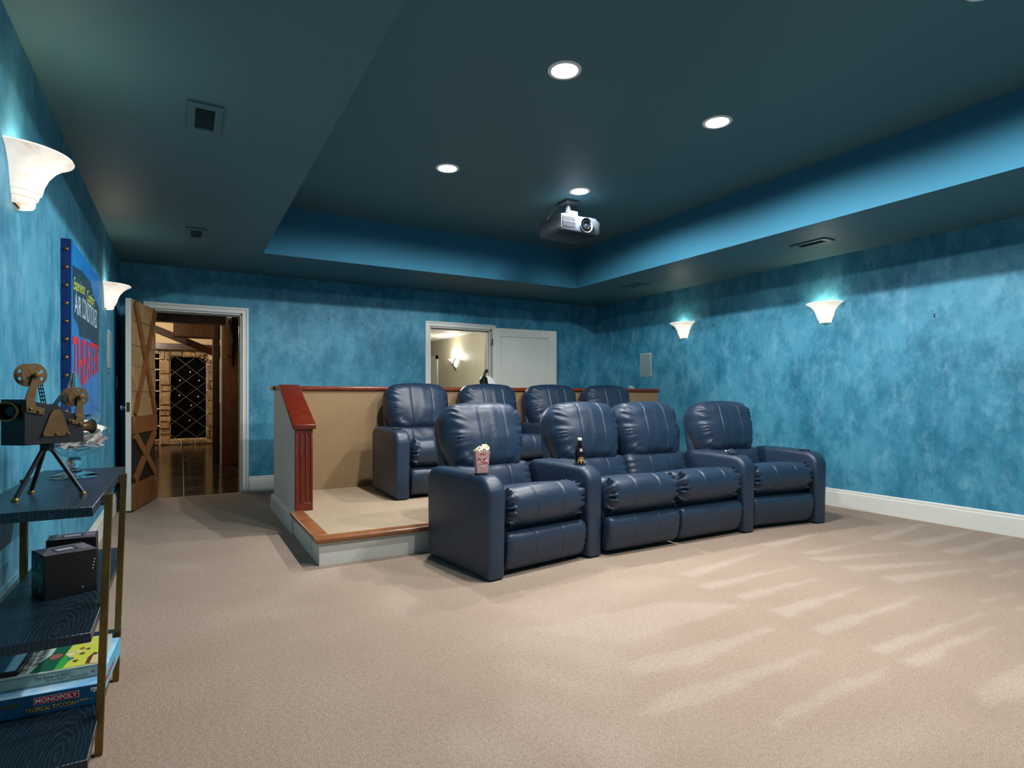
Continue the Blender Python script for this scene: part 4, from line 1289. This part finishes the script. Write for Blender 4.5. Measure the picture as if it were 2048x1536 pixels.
def games():
    # lower box: blue
    z0 = 0.1185
    t = thing('board_game_box', 'blue board game box at the bottom of the pile on the lowest shelf', 'board game', (-0.2275, 2.262, z0), R(-3.5))
    blue = mk('game_blue', (10, 78, 118), 0.4, var=(9, (16, 96, 140)))
    lb = mk('game_top_blue', (54, 158, 226), 0.35, var=(6, (190, 226, 240), 1.5))
    w, d, h = 0.30, 0.395, 0.062
    MB().rbox(-w, 0, 0, d, 0, h, 0.001, 1).build('lid', blue, t)
    MB().box(-w + 0.001, -0.001, 0.001, d - 0.001, h, h + 0.0006).build('top_print', lb, t, smooth=False)
    MB().box(0, 0.0008, 0.002, d - 0.002, 0.002, h - 0.002).build('side_print', mk('game_side_blue', (44, 150, 196), 0.4, var=(12, (90, 184, 190))), t, smooth=False)
    rd, wh, gd = mk('game_red', (176, 22, 40), 0.4), mk('game_white', (236, 238, 238), 0.45), mk('game_gold', (216, 170, 84), 0.45)
    bl = mk('game_black', (14, 16, 20), 0.45)
    e = -0.0008
    def FP(x0, x1, za, zb, tilt=0.0, off=e):
        return lambda u, v: (x0 + (x1 - x0) * u, off, za + (zb - za) * v + tilt * u)
    def quad(x0, x1, za, zb, off, mat, name='print_panel'):
        MB().add([(x0, off, za), (x1, off, za), (x1, off, zb), (x0, off, zb)], [(0, 1, 2, 3)]).build(name, mat, t, smooth=False)
    quad(-0.168, -0.054, 0.0305, 0.0520, -0.0004, wh)
    quad(-0.1665, -0.0555, 0.0315, 0.0510, -0.0007, rd)
    lettering('print', 'MONOPOLY', wh, t, FP(-0.163, -0.059, 0.0345, 0.0480, 0, -0.0011), bold=0.01)
    lettering('print', 'TROPICAL TYCOON', bl, t, FP(-0.189, -0.0615, 0.0080, 0.0250, 0.0, -0.0006), bold=0.06)
    lettering('print', 'TROPICAL TYCOON', gd, t, FP(-0.188, -0.0630, 0.0095, 0.0235, 0.0, -0.0012), bold=0.01)
    lettering('print', 'DVD', gd, t, FP(-0.052, -0.031, 0.0165, 0.0235), bold=0.02)
    lettering('print', '+', wh, t, FP(-0.061, -0.055, 0.014, 0.021))
    lettering('print', 'GAME', gd, t, FP(-0.029, -0.016, 0.0175, 0.0205))
    sh = [(-0.024, 0.053), (-0.007, 0.053), (-0.007, 0.044), (-0.0155, 0.037), (-0.024, 0.044)]
    MB().add([(x, -0.0005, z) for x, z in sh], [(0, 1, 2, 3, 4)]).build('print_badge', wh, t, smooth=False)
    lettering('print', '8+', bl, t, FP(-0.021, -0.010, 0.0425, 0.0485, 0, -0.001), bold=0.02)
    lettering('print', 'MONOPOLY', rd, t, lambda u, v: (0.0014, 0.03 + 0.25 * u, 0.018 + 0.022 * v), bold=0.03)
    # palm leaf swirls on the left of the front
    for k in range(4):
        MB().tube([(-0.235 - 0.004 * k, -0.0006, 0.03 + 0.004 * k), (-0.222 + 0.004 * k, -0.0006, 0.036 + 0.003 * k), (-0.205, -0.0006, 0.046 + 0.003 * (k - 2))], 0.0012, 4).build('print_leaf', mk('game_leaf', (92, 110, 44), 0.5), t)
    # upper box: pale golf game
    g = thing('golf_game_box', 'pale green golf board game box lying on top of the blue game box', 'board game', (-0.2325, 2.322, z0 + h + 0.0012), R(-2))
    pg = mk('golf_pale', (160, 184, 178), 0.5, var=(14, (146, 172, 168)))
    w2, d2, h2 = 0.31, 0.27, 0.040
    MB().rbox(-w2, 0, 0, d2, 0, h2, 0.001, 1).build('lid', pg, g)
    dk = mk('golf_ink', (24, 30, 34), 0.5)
    def GP(x0, x1, za, zb, off=-0.0008):
        return lambda u, v: (x0 + (x1 - x0) * u, off, za + (zb - za) * v)
    lettering('print', 'The Game of GOLF...', dk, g, GP(-0.170, -0.070, 0.0195, 0.0310))
    lettering('print', 'By the Rules!', dk, g, GP(-0.140, -0.090, 0.0085, 0.0175))
    lettering('print', 'Made in the U.S.A.', dk, g, GP(-0.078, -0.034, 0.0095, 0.0165))
    ln = mk('golf_border', (84, 120, 116), 0.5)
    for za, zb in ((0.0035, 0.0050), (0.0350, 0.0362)):
        MB().box(-w2 + 0.004, -0.004, -0.0006, 0, za, zb).build('print_border', ln, g, smooth=False)
    MB().box(-0.0055, -0.0045, -0.0006, 0, 0.004, 0.036).build('print_border', ln, g, smooth=False)
    v = [(-0.026, -0.0007, 0.0165), (-0.013, -0.0007, 0.0165), (-0.018, -0.0007, 0.0245)]
    MB().add(v, [(0, 1, 2)]).build('print_badge', mk('golf_mauve', (128, 104, 120), 0.5), g, smooth=False)
    # picture on the lid: fairway, bank, sand, sky and some generic figures
    def blob(pts, mat, k):
        MB().add([(x * w2 - w2, y * d2, h2 + 0.0003 + 0.0003 * k) for x, y in pts], [tuple(range(len(pts)))]).build('lid_print', mat, g, smooth=False)
    cl = {n: mk('golf_' + n, c, 0.45) for n, c in dict(lime=(196, 206, 74), dgreen=(18, 84, 58), green=(52, 160, 62), sand=(206, 194, 140), brown=(96, 56, 34), sky=(176, 194, 190), skin=(150, 84, 66), blue=(46, 104, 150), cream=(222, 210, 176)).items()}
    blob([(0.02, 0.03), (0.98, 0.03), (0.98, 0.97), (0.02, 0.97)], cl['sky'], 0)
    blob([(0.40, 0.05), (0.62, 0.03), (0.66, 0.97), (0.52, 0.97), (0.50, 0.55), (0.44, 0.35)], cl['dgreen'], 1)
    blob([(0.60, 0.03), (0.97, 0.03), (0.97, 0.97), (0.68, 0.97), (0.64, 0.60)], cl['lime'], 2)
    blob([(0.60, 0.04), (0.67, 0.04), (0.70, 0.25), (0.65, 0.55), (0.61, 0.30)], cl['green'], 3)
    blob([(0.86, 0.05), (0.965, 0.04), (0.965, 0.50), (0.93, 0.36), (0.90, 0.40), (0.86, 0.25)], cl['brown'], 3)
    blob([(0.90, 0.05), (0.965, 0.04), (0.965, 0.40), (0.93, 0.30), (0.905, 0.30)], cl['sand'], 4)
    blob([(0.50, 0.42), (0.54, 0.36), (0.59, 0.40), (0.62, 0.48), (0.57, 0.54), (0.51, 0.52)], cl['skin'], 4)
    for k, (x, y, r_, c) in enumerate([(0.68, 0.45, 0.05, 'cream'), (0.70, 0.30, 0.035, 'blue'), (0.74, 0.50, 0.035, 'cream'), (0.79, 0.42, 0.03, 'brown'), (0.77, 0.60, 0.03, 'skin'), (0.83, 0.55, 0.025, 'brown'), (0.76, 0.20, 0.03, 'brown'), (0.82, 0.75, 0.03, 'cream')]):
        blob([(x + r_ * math.cos(a) * (0.8 + 0.3 * math.sin(3 * a + k)), y + 1.2 * r_ * math.sin(a)) for a in np.linspace(0, 2 * math.pi, 13)[:-1]], cl[c], 5)
    lettering('lid_print', 'The Game of GOLF', dk, g, lambda u, v: (-w2 + w2 * (0.37 - 0.09 * v - 0.0), d2 * (0.06 + 0.88 * u), h2 + 0.0018))
    lettering('lid_print', 'By the Rules!', dk, g, lambda u, v: (-w2 + w2 * (0.455 - 0.07 * v), d2 * (0.28 + 0.5 * u), h2 + 0.0018))
    c = thing('flat_case', 'flat dark case with a pale blue face on the golf game at the left edge', 'case', (-0.478, 2.345, z0 + h + h2 + 0.0045), R(-2))
    MB().rbox(-0.045, 0.035, 0, 0.19, 0, 0.012, 0.001, 1).build('shell', M_BLACK, c)
    MB().box(-0.042, 0.024, 0.008, 0.182, 0.012, 0.0126).build('face', mk('case_blue', (110, 168, 196), 0.4), c, smooth=False)
games()

# ------------------------------------------------------------------ hallway beyond the right doorway
M_BEIGE = mk('hall_beige', (176, 172, 152), 0.6, var=(1.2, (170, 166, 146)))
M_HCEIL = mk('hall_ceiling', (214, 212, 202), 0.6)
HY = YB + T
struct(MB().box(1.9, 5.6, HY, 16.6, -0.06, 0).build('floor_hall', mk('hall_floor', (150, 128, 104), 0.7), smooth=False))
struct(MB().box(1.9, 5.6 + T, HY, 16.6, ZS, ZS + 0.08).build('ceiling_hall', M_HCEIL, smooth=False))
struct(MB().box(5.6, 5.6 + T, HY, 16.6, 0, ZS).build('wall_hall_right', M_BEIGE, smooth=False))
struct(MB().box(1.9 - T, 1.9, HY, 16.6, 0, ZS).build('wall_hall_left', M_BEIGE, smooth=False))
struct(MB().box(1.9 - T, 5.6 + T, 16.6, 16.6 + T, 0, ZS).build('wall_hall_back', M_BEIGE, smooth=False))
m = MB()
m.box(5.574, 5.6, 13.55, 13.66, 0, 2.12); m.box(5.574, 5.6, 14.56, 14.67, 0, 2.12); m.box(5.574, 5.6, 13.55, 14.67, 2.03, 2.12)
struct(m.build('trim_3', M_WHITE, smooth=False))
struct(MB().rbox(5.585, 5.602, 13.66, 14.56, 0.01, 2.03, 0.004, 1).build('door_3', M_WHITE))
def hall_sconce():
    t = thing('hall_sconce', 'white glass uplight sconce glowing on the beige hallway wall', 'wall lamp', (5.6, 12.42, 1.93), R(-90))
    MB().lathe([(0.0, -0.16), (0.03, -0.15), (0.06, -0.10), (0.11, -0.04), (0.19, 0.03), (0.18, 0.03), (0.10, -0.03), (0.0, -0.10)], 28, Matrix.Translation((0, -0.002, 0)), math.pi, 2 * math.pi).build('shade', mk('hall_shade', (255, 252, 244), 0.4, emit=((255, 248, 232), 2.5)), t)
    MB().tube([(0.16, -0.10, 0.06), (0.13, -0.13, -0.03), (0.06, -0.12, -0.12), (0.0, -0.06, -0.18), (0.0, -0.02, -0.24)], 0.012, 8).build('scroll_arm', mk('sconce_bronze', (72, 62, 54), 0.4, 0.6), t)
    lamp('lamp', 'POINT', (0, -0.09, 0.06), 26, (1.0, 0.95, 0.86), t, shadow_soft_size=0.05)
hall_sconce()
t = thing('hall_fill_lamp', 'added round ceiling lamp in the hallway, out of view above the white doorway', 'ceiling light', (3.6, 10.2, ZS))  # unseen lamp added to brighten the whole hallway
MB().lathe([(0.15, 0), (0.15, -0.02), (0.13, -0.05), (0.0, -0.07)], 28).build('shade', mk('hall_fill_glow', (255, 250, 240), 0.5, emit=((255, 248, 235), 3.0)), t)
lamp('lamp', 'POINT', (0, 0, -0.16), 150, (1.0, 0.96, 0.88), t, shadow_soft_size=0.1)

def appliance():
    t = thing('handled_appliance', 'black curved-handled appliance with rounded white panel standing in the white doorway', 'appliance', (3.42, 6.62, 0), R(8))
    wm = mk('appliance_white', (226, 232, 226), 0.4)
    MB().rbox(-0.16, 0.16, -0.12, 0.14, 0.0, 0.06, 0.02, 3).build('base', M_BLACK, t)
    MB().tube([(-0.02, 0, 0.05), (-0.03, 0, 0.7), (-0.045, 0, 1.22)], [0.035, 0.030, 0.028], 12).build('post', M_BLACK, t)
    MB().prism([(-0.075, 0.95), (-0.01, 0.95), (-0.015, 1.26), (-0.03, 1.335), (-0.075, 1.35), (-0.105, 1.31)], -0.045, 0.045, 'y', None, 0.015, 2).build('housing', M_BLACK, t)
    MB().prism([(-0.01, 0.93), (0.115, 0.93)] + arc(-0.03, 1.21, 0.15, 5, 85, 8) + [(-0.03, 1.355)], -0.03, 0.05, 'y', None, 0.012, 2).build('panel', wm, t)
    MB().tube([(-0.045, 0, 1.27), (-0.05, 0, 1.37), (-0.040, 0, 1.41), (-0.012, 0, 1.435), (0.0, 0, 1.428)], [0.018, 0.017, 0.016, 0.013, 0.010], 10).build('handle', M_BLACK, t)
    MB().tube([(-0.03, 0, 1.392), (-0.01, 0, 1.405), (0.008, 0, 1.418)], 0.008, 8).build('trigger', M_BLACK, t)
appliance()

# ------------------------------------------------------------------ cellar beyond the left doorway
M_CWOOD = wood_mat('cellar_wood', (116, 74, 40), (78, 46, 22), 0.4, (1, 1, 0.3), 8)
M_CWOODD = wood_mat('cellar_dark_wood', (66, 34, 18), (40, 20, 10), 0.35, (1, 1, 0.3), 9)
M_PLASTER = mk('cellar_plaster', (196, 170, 126), 0.8, var=(1.5, (176, 148, 104)), bump=(14, 0.3, 0.01))
def stain_mat():
    q = NT('stained_concrete')
    v = q.coords()
    n = q.noise(q.coords((1, 1.6, 1)), 3.4, 8, 0.68, 1.0)
    q.l(q.ramp(n, [(0.36, srgb(14, 10, 8)), (0.5, srgb(30, 21, 16)), (0.62, srgb(86, 68, 56))]), q.b.inputs['Base Color'])
    q.b.inputs['Roughness'].default_value = 0.15
    q.bump(q.noise(v, 6, 4), 0.12, 0.01)
    return q.m
M_STAIN = stain_mat()
CY1 = 15.05
# floor slabs with real joints between them
fl = MB().box(-1.7, 1.2, YB + 0.02, CY1 + 0.3, -0.08, -0.006).build('floor_cellar', M_BLACKSAT, smooth=False)
struct(fl)
for ix in range(2):
    for iy in range(5):
        xa, xb = ((-1.7, 0.015), (0.025, 1.2))[ix]
        ya = YB + 0.02 + iy * 1.62
        MB().box(xa, xb, ya, min(ya + 1.61, CY1 + 0.3), -0.006, -0.001).build('floor_slab', M_STAIN, fl, smooth=False)
struct(MB().box(-1.7 - T, -1.7, HY, CY1 + 0.3, 0, 2.75).build('wall_cellar_left', M_PLASTER, smooth=False))
struct(MB().box(1.2, 1.2 + T, HY, CY1 + 0.3, 0, 2.75).build('wall_cellar_right', M_PLASTER, smooth=False))
struct(MB().box(-1.7, 1.2, HY, CY1 + 0.3, 2.75, 2.85).build('ceiling_cellar', M_PLASTER, smooth=False))
cw = MB()
OX0, OX1, OZ0, OZ1 = -0.217, 0.497, 0.125, 1.995                 # opening of the wine rack
cw.box(-1.7, -0.56, CY1 + 0.06, CY1 + 0.3, 0, 2.75); cw.box(-0.43, OX0, CY1 + 0.06, CY1 + 0.3, 0, 2.75); cw.box(OX1, 1.2, CY1 + 0.06, CY1 + 0.3, 0, 2.75)
cw.box(-0.56, -0.43, CY1 + 0.06, CY1 + 0.3, 2.05, 2.75); cw.box(-0.56, -0.43, CY1 + 0.06, CY1 + 0.3, 0, 0.12)
cw.box(OX0, OX1, CY1 + 0.06, CY1 + 0.3, 0, OZ0); cw.box(OX0, OX1, CY1 + 0.06, CY1 + 0.3, OZ1, 2.75)
cellar = struct(cw.build('wall_cellar_back', mk('cellar_mortar', (206, 184, 146), 0.9, bump=(40, 0.4, 0.01)), smooth=False))
M_STONES = [mk('stone_%s' % n, c, 0.85, var=(7, c2, 1.0), bump=(22, 0.9, 0.03)) for n, c, c2 in (('tan', (168, 144, 110), (118, 96, 68)), ('grey', (150, 134, 108), (104, 90, 70)), ('gold', (174, 146, 106), (126, 102, 70)))]
sr = random.Random(5)
def stone(x0, x1, z0, z1, dep=0.07):
    g = 0.011
    b_ = bmesh.new()
    bmesh.ops.create_cube(b_, size=1.0)
    for v in b_.verts:
        j = lambda: sr.uniform(-0.014, 0.014)
        fr = v.co.y < 0
        v.co = Vector(((x0 + x1) / 2 + v.co.x * (x1 - x0 - 2 * g - (0.02 if fr else 0)) + j(), CY1 + 0.06 - (dep * (0.8 + 0.4 * sr.random()) if fr else 0), (z0 + z1) / 2 + v.co.z * (z1 - z0 - 2 * g - (0.02 if fr else 0)) + j()))
    MB().bm(b_).build('stone', sr.choice(M_STONES), cellar, True, 20)
def pier(x0, x1, z0, z1):
    z = z0
    while z < z1 - 0.05:
        hh = min(sr.uniform(0.10, 0.30), z1 - z)
        if z1 - z - hh < 0.08:
            hh = z1 - z
        if sr.random() < 0.6 and hh < 0.26:
            s_ = x0 + (x1 - x0) * sr.uniform(0.35, 0.65)
            stone(x0, s_, z, z + hh); stone(s_, x1, z, z + hh)
        else:
            stone(x0, x1, z, z + hh)
        z += hh
pier(-0.43, OX0, 0, OZ1 + 0.11)
pier(OX1, OX1 + 0.15, 0.0, OZ1 - 0.06)
pier(OX1 + 0.15, OX1 + 0.36, 0.0, 0.95)
x = OX0
while x < OX1 - 0.02:
    wv = min(sr.uniform(0.14, 0.30), OX1 - x)
    stone(x, x + wv, OZ1, OZ1 + 0.12)
    x += wv
x = OX0
while x < OX1 - 0.02:
    wv = min(sr.uniform(0.14, 0.26), OX1 - x)
    stone(x, x + wv, 0.0, OZ0)
    x += wv
for k in range(4):                                              # chamfered corner stones
    a = OX1 - 0.19 + k * 0.07
    stone(a, a + 0.075, OZ1 - 0.01 - k * 0.045, OZ1 + 0.085 - k * 0.045, 0.09)
stone(-0.56, -0.43, 2.02, 2.12); stone(-0.56, -0.43, 0.0, 0.13)
# back of the niches, their deep shade painted near-black
MB().box(-0.60, OX1 + 0.05, CY1 + 0.29, CY1 + 0.30, 0, 2.1).build('niche_back', M_DARKVOID, cellar, smooth=False)
def wine_rack():
    t = thing('wine_rack', 'dark diamond-lattice wine rack framed by stone beyond the left doorway', 'wine rack', (OX0, CY1 + 0.05, OZ0))
    lw = mk('rack_wood', (104, 92, 82), 0.5)
    w, h = OX1 - OX0, OZ1 - OZ0
    s_ = 0.43                                                   # lattice pitch along x
    kz = 0.86
    for sg in (1, -1):
        for k in range(-9, 12):
            # lines x = c + sg*z/kz clipped to the opening
            c = k * s_ + (0.05 if sg > 0 else 0.12)
            pts = []
            for zz in (0, h):
                xx = c + sg * zz / kz
                pts.append((xx, zz))
            (xa, za), (xb, zb) = pts
            def clip(xv):
                return za + (zb - za) * (xv - xa) / (xb - xa)
            lo, hi = (xa, xb) if xa < xb else (xb, xa)
            l_, r_ = max(0.0, lo), min(w, hi)
            if r_ - l_ < 0.05:
                continue
            p0, p1_ = (l_, clip(l_)), (r_, clip(r_))
            L = math.hypot(p1_[0] - p0[0], p1_[1] - p0[1])
            M = Matrix.Translation((p0[0], 0, p0[1])) @ Matrix.Rotation(-math.atan2(p1_[1] - p0[1], p1_[0] - p0[0]), 4, 'Y')
            MB().box(0, L, 0.0 if sg > 0 else 0.012, 0.030 if sg > 0 else 0.042, -0.0042, 0.0042, M).build('lattice_slat', lw, t, smooth=False)
wine_rack()
foil = mk('wine_foil', (214, 208, 200), 0.3, 0.4)
wb = [(0.385, 1.66), (0.185, 1.47), (0.565, 1.47), (0.175, 1.13), (0.545, 1.10), (0.41, 0.90), (0.375, 0.56)]
for k, (x, z) in enumerate(wb):
    t = thing('wine_bottle', ['wine bottle with pale cap, topmost in the diamond rack', 'wine bottle with pale cap, upper left cell of the diamond rack', 'wine bottle with pale cap, upper right cell of the diamond rack', 'wine bottle with pale cap, middle left cell of the diamond rack', 'dim wine bottle, middle right cell of the diamond rack', 'dim wine bottle low in the centre of the diamond rack', 'wine bottle with bright cap, lowest in the diamond rack'][k], 'wine bottle', (OX0 + x, CY1 + 0.02, OZ0 + z - 0.14), 0, 'bottles in the wine rack')
    M = Matrix.Rotation(R(-90), 4, 'X')
    MB().lathe([(0.0, 0.0), (0.017, 0.002), (0.018, 0.05), (0.0155, 0.055)], 14, M).build('foil_cap', foil, t)
    MB().lathe([(0.015, 0.05), (0.016, 0.10), (0.038, 0.16), (0.038, 0.26)], 14, M, cap=True).build('glass', mk('wine_glass', (16, 20, 14), 0.15), t)
for k, z in enumerate((0.42, 0.80, 1.20, 1.44, 1.68, 1.92)):
    o = MB().rbox(-0.562, -0.428, CY1 - 0.0, CY1 + 0.25, z, z + 0.02, 0.002, 1).build('niche_board', M_WHITE, cellar)
# timber: header over the doorway, hanging box beam, diagonal stringer, long lintel, posts
struct(MB().rbox(-0.9, 0.46, 7.70, 7.86, 1.955, 2.12, 0.006, 1).build('beam_doorway', M_CWOOD))
struct(MB().box(-0.9, 1.2, 7.70, 7.86, 2.125, 2.75).build('wall_header', M_PLASTER, smooth=False))
struct(MB().rbox(-0.12, 1.2, 11.0, 11.35, 2.085, 2.40, 0.006, 1).build('beam_box', M_CWOOD))
struct(MB().rbox(-1.7, 1.2, CY1 - 0.12, CY1 + 0.05, 2.13, 2.27, 0.006, 1).build('beam_lintel', M_CWOODD))
Ld = math.hypot(2.2, 0.92)
Mdg = Matrix.Translation((-1.1, 12.0, 2.53)) @ Matrix.Rotation(math.atan2(0.92, 2.2), 4, 'Y')
struct(MB().rbox(0, Ld, -0.06, 0.06, -0.02, 0.10, 0.006, 1, Mdg).build('beam_diagonal', M_CWOOD))
def post(name, x0, x1, y0, y1, mat, label):
    t = MB().rbox(x0, x1, y0, y1, -0.0, 2.74, 0.008, 2).build(name, mat)
    return struct(t)
post('post_wood', 0.565, 0.82, 10.25, 10.50, M_CWOOD, '')
post('post_trim', 0.535, 0.563, 10.27, 10.33, M_WHITE, '')
post('post_dark', 0.43, 0.53, 10.40, 10.55, M_CWOODD, '')
def iron_ornament():
    t = thing('iron_lantern', 'black glossy iron wall ornament with tapering tail on the brown cellar post', 'ornament', (0.715, 10.19, 1.55))
    im = mk('black_iron', (10, 9, 9), 0.2, 0.5)
    MB().lathe([(0.0, 0.0), (0.018, 0.03), (0.030, 0.30), (0.045, 0.42), (0.038, 0.46), (0.060, 0.60), (0.095, 0.70), (0.11, 0.80), (0.10, 0.86), (0.0, 0.88)], 10).build('body', im, t, True, 25)
    for sx in (-0.04, 0.045):
        MB().lathe([(0.0, -0.014), (0.014, 0), (0.0, 0.014)], 10, Matrix.Translation((sx, -0.10, 0.76))).build('red_stone', mk('red_bead', (150, 30, 24), 0.15), t)
    MB().tube([(0, -0.02, 0.16), (-0.05, -0.05, 0.17), (-0.09, -0.06, 0.19)], 0.010, 8).build('hook', im, t)
    MB().tube([(0.05, -0.02, 0.25), (0.075, -0.03, 0.35), (0.055, -0.03, 0.47), (0.085, -0.03, 0.56), (0.05, -0.03, 0.64)], 0.012, 8).build('scroll', im, t)
    MB().box(-0.02, 0.02, 0.0, 0.059, 0.1, 0.7).build('bracket', im, t, smooth=False)
iron_ornament()
for k, (x, y, w, lab) in enumerate(((-0.75, 9.4, 34, 'added unseen ceiling lamp in the cellar near the doorway'), (-0.75, 13.2, 110, 'added unseen ceiling lamp in the cellar before the stone wall'))):
    t = thing('cellar_fill_lamp', lab, 'ceiling light', (x, y, 2.75))  # both lamps are added out of view to light the cellar
    MB().lathe([(0.06, 0), (0.06, -0.03), (0.02, -0.04), (0.045, -0.09), (0.03, -0.13), (0.0, -0.14)], 20).build('globe', mk('cellar_fill_glow', (255, 226, 176), 0.5, emit=((255, 214, 150), 4.0)), t)
    lamp('lamp', 'POINT', (0, 0, -0.22), w, (1.0, 0.93, 0.80), t, shadow_soft_size=0.06)
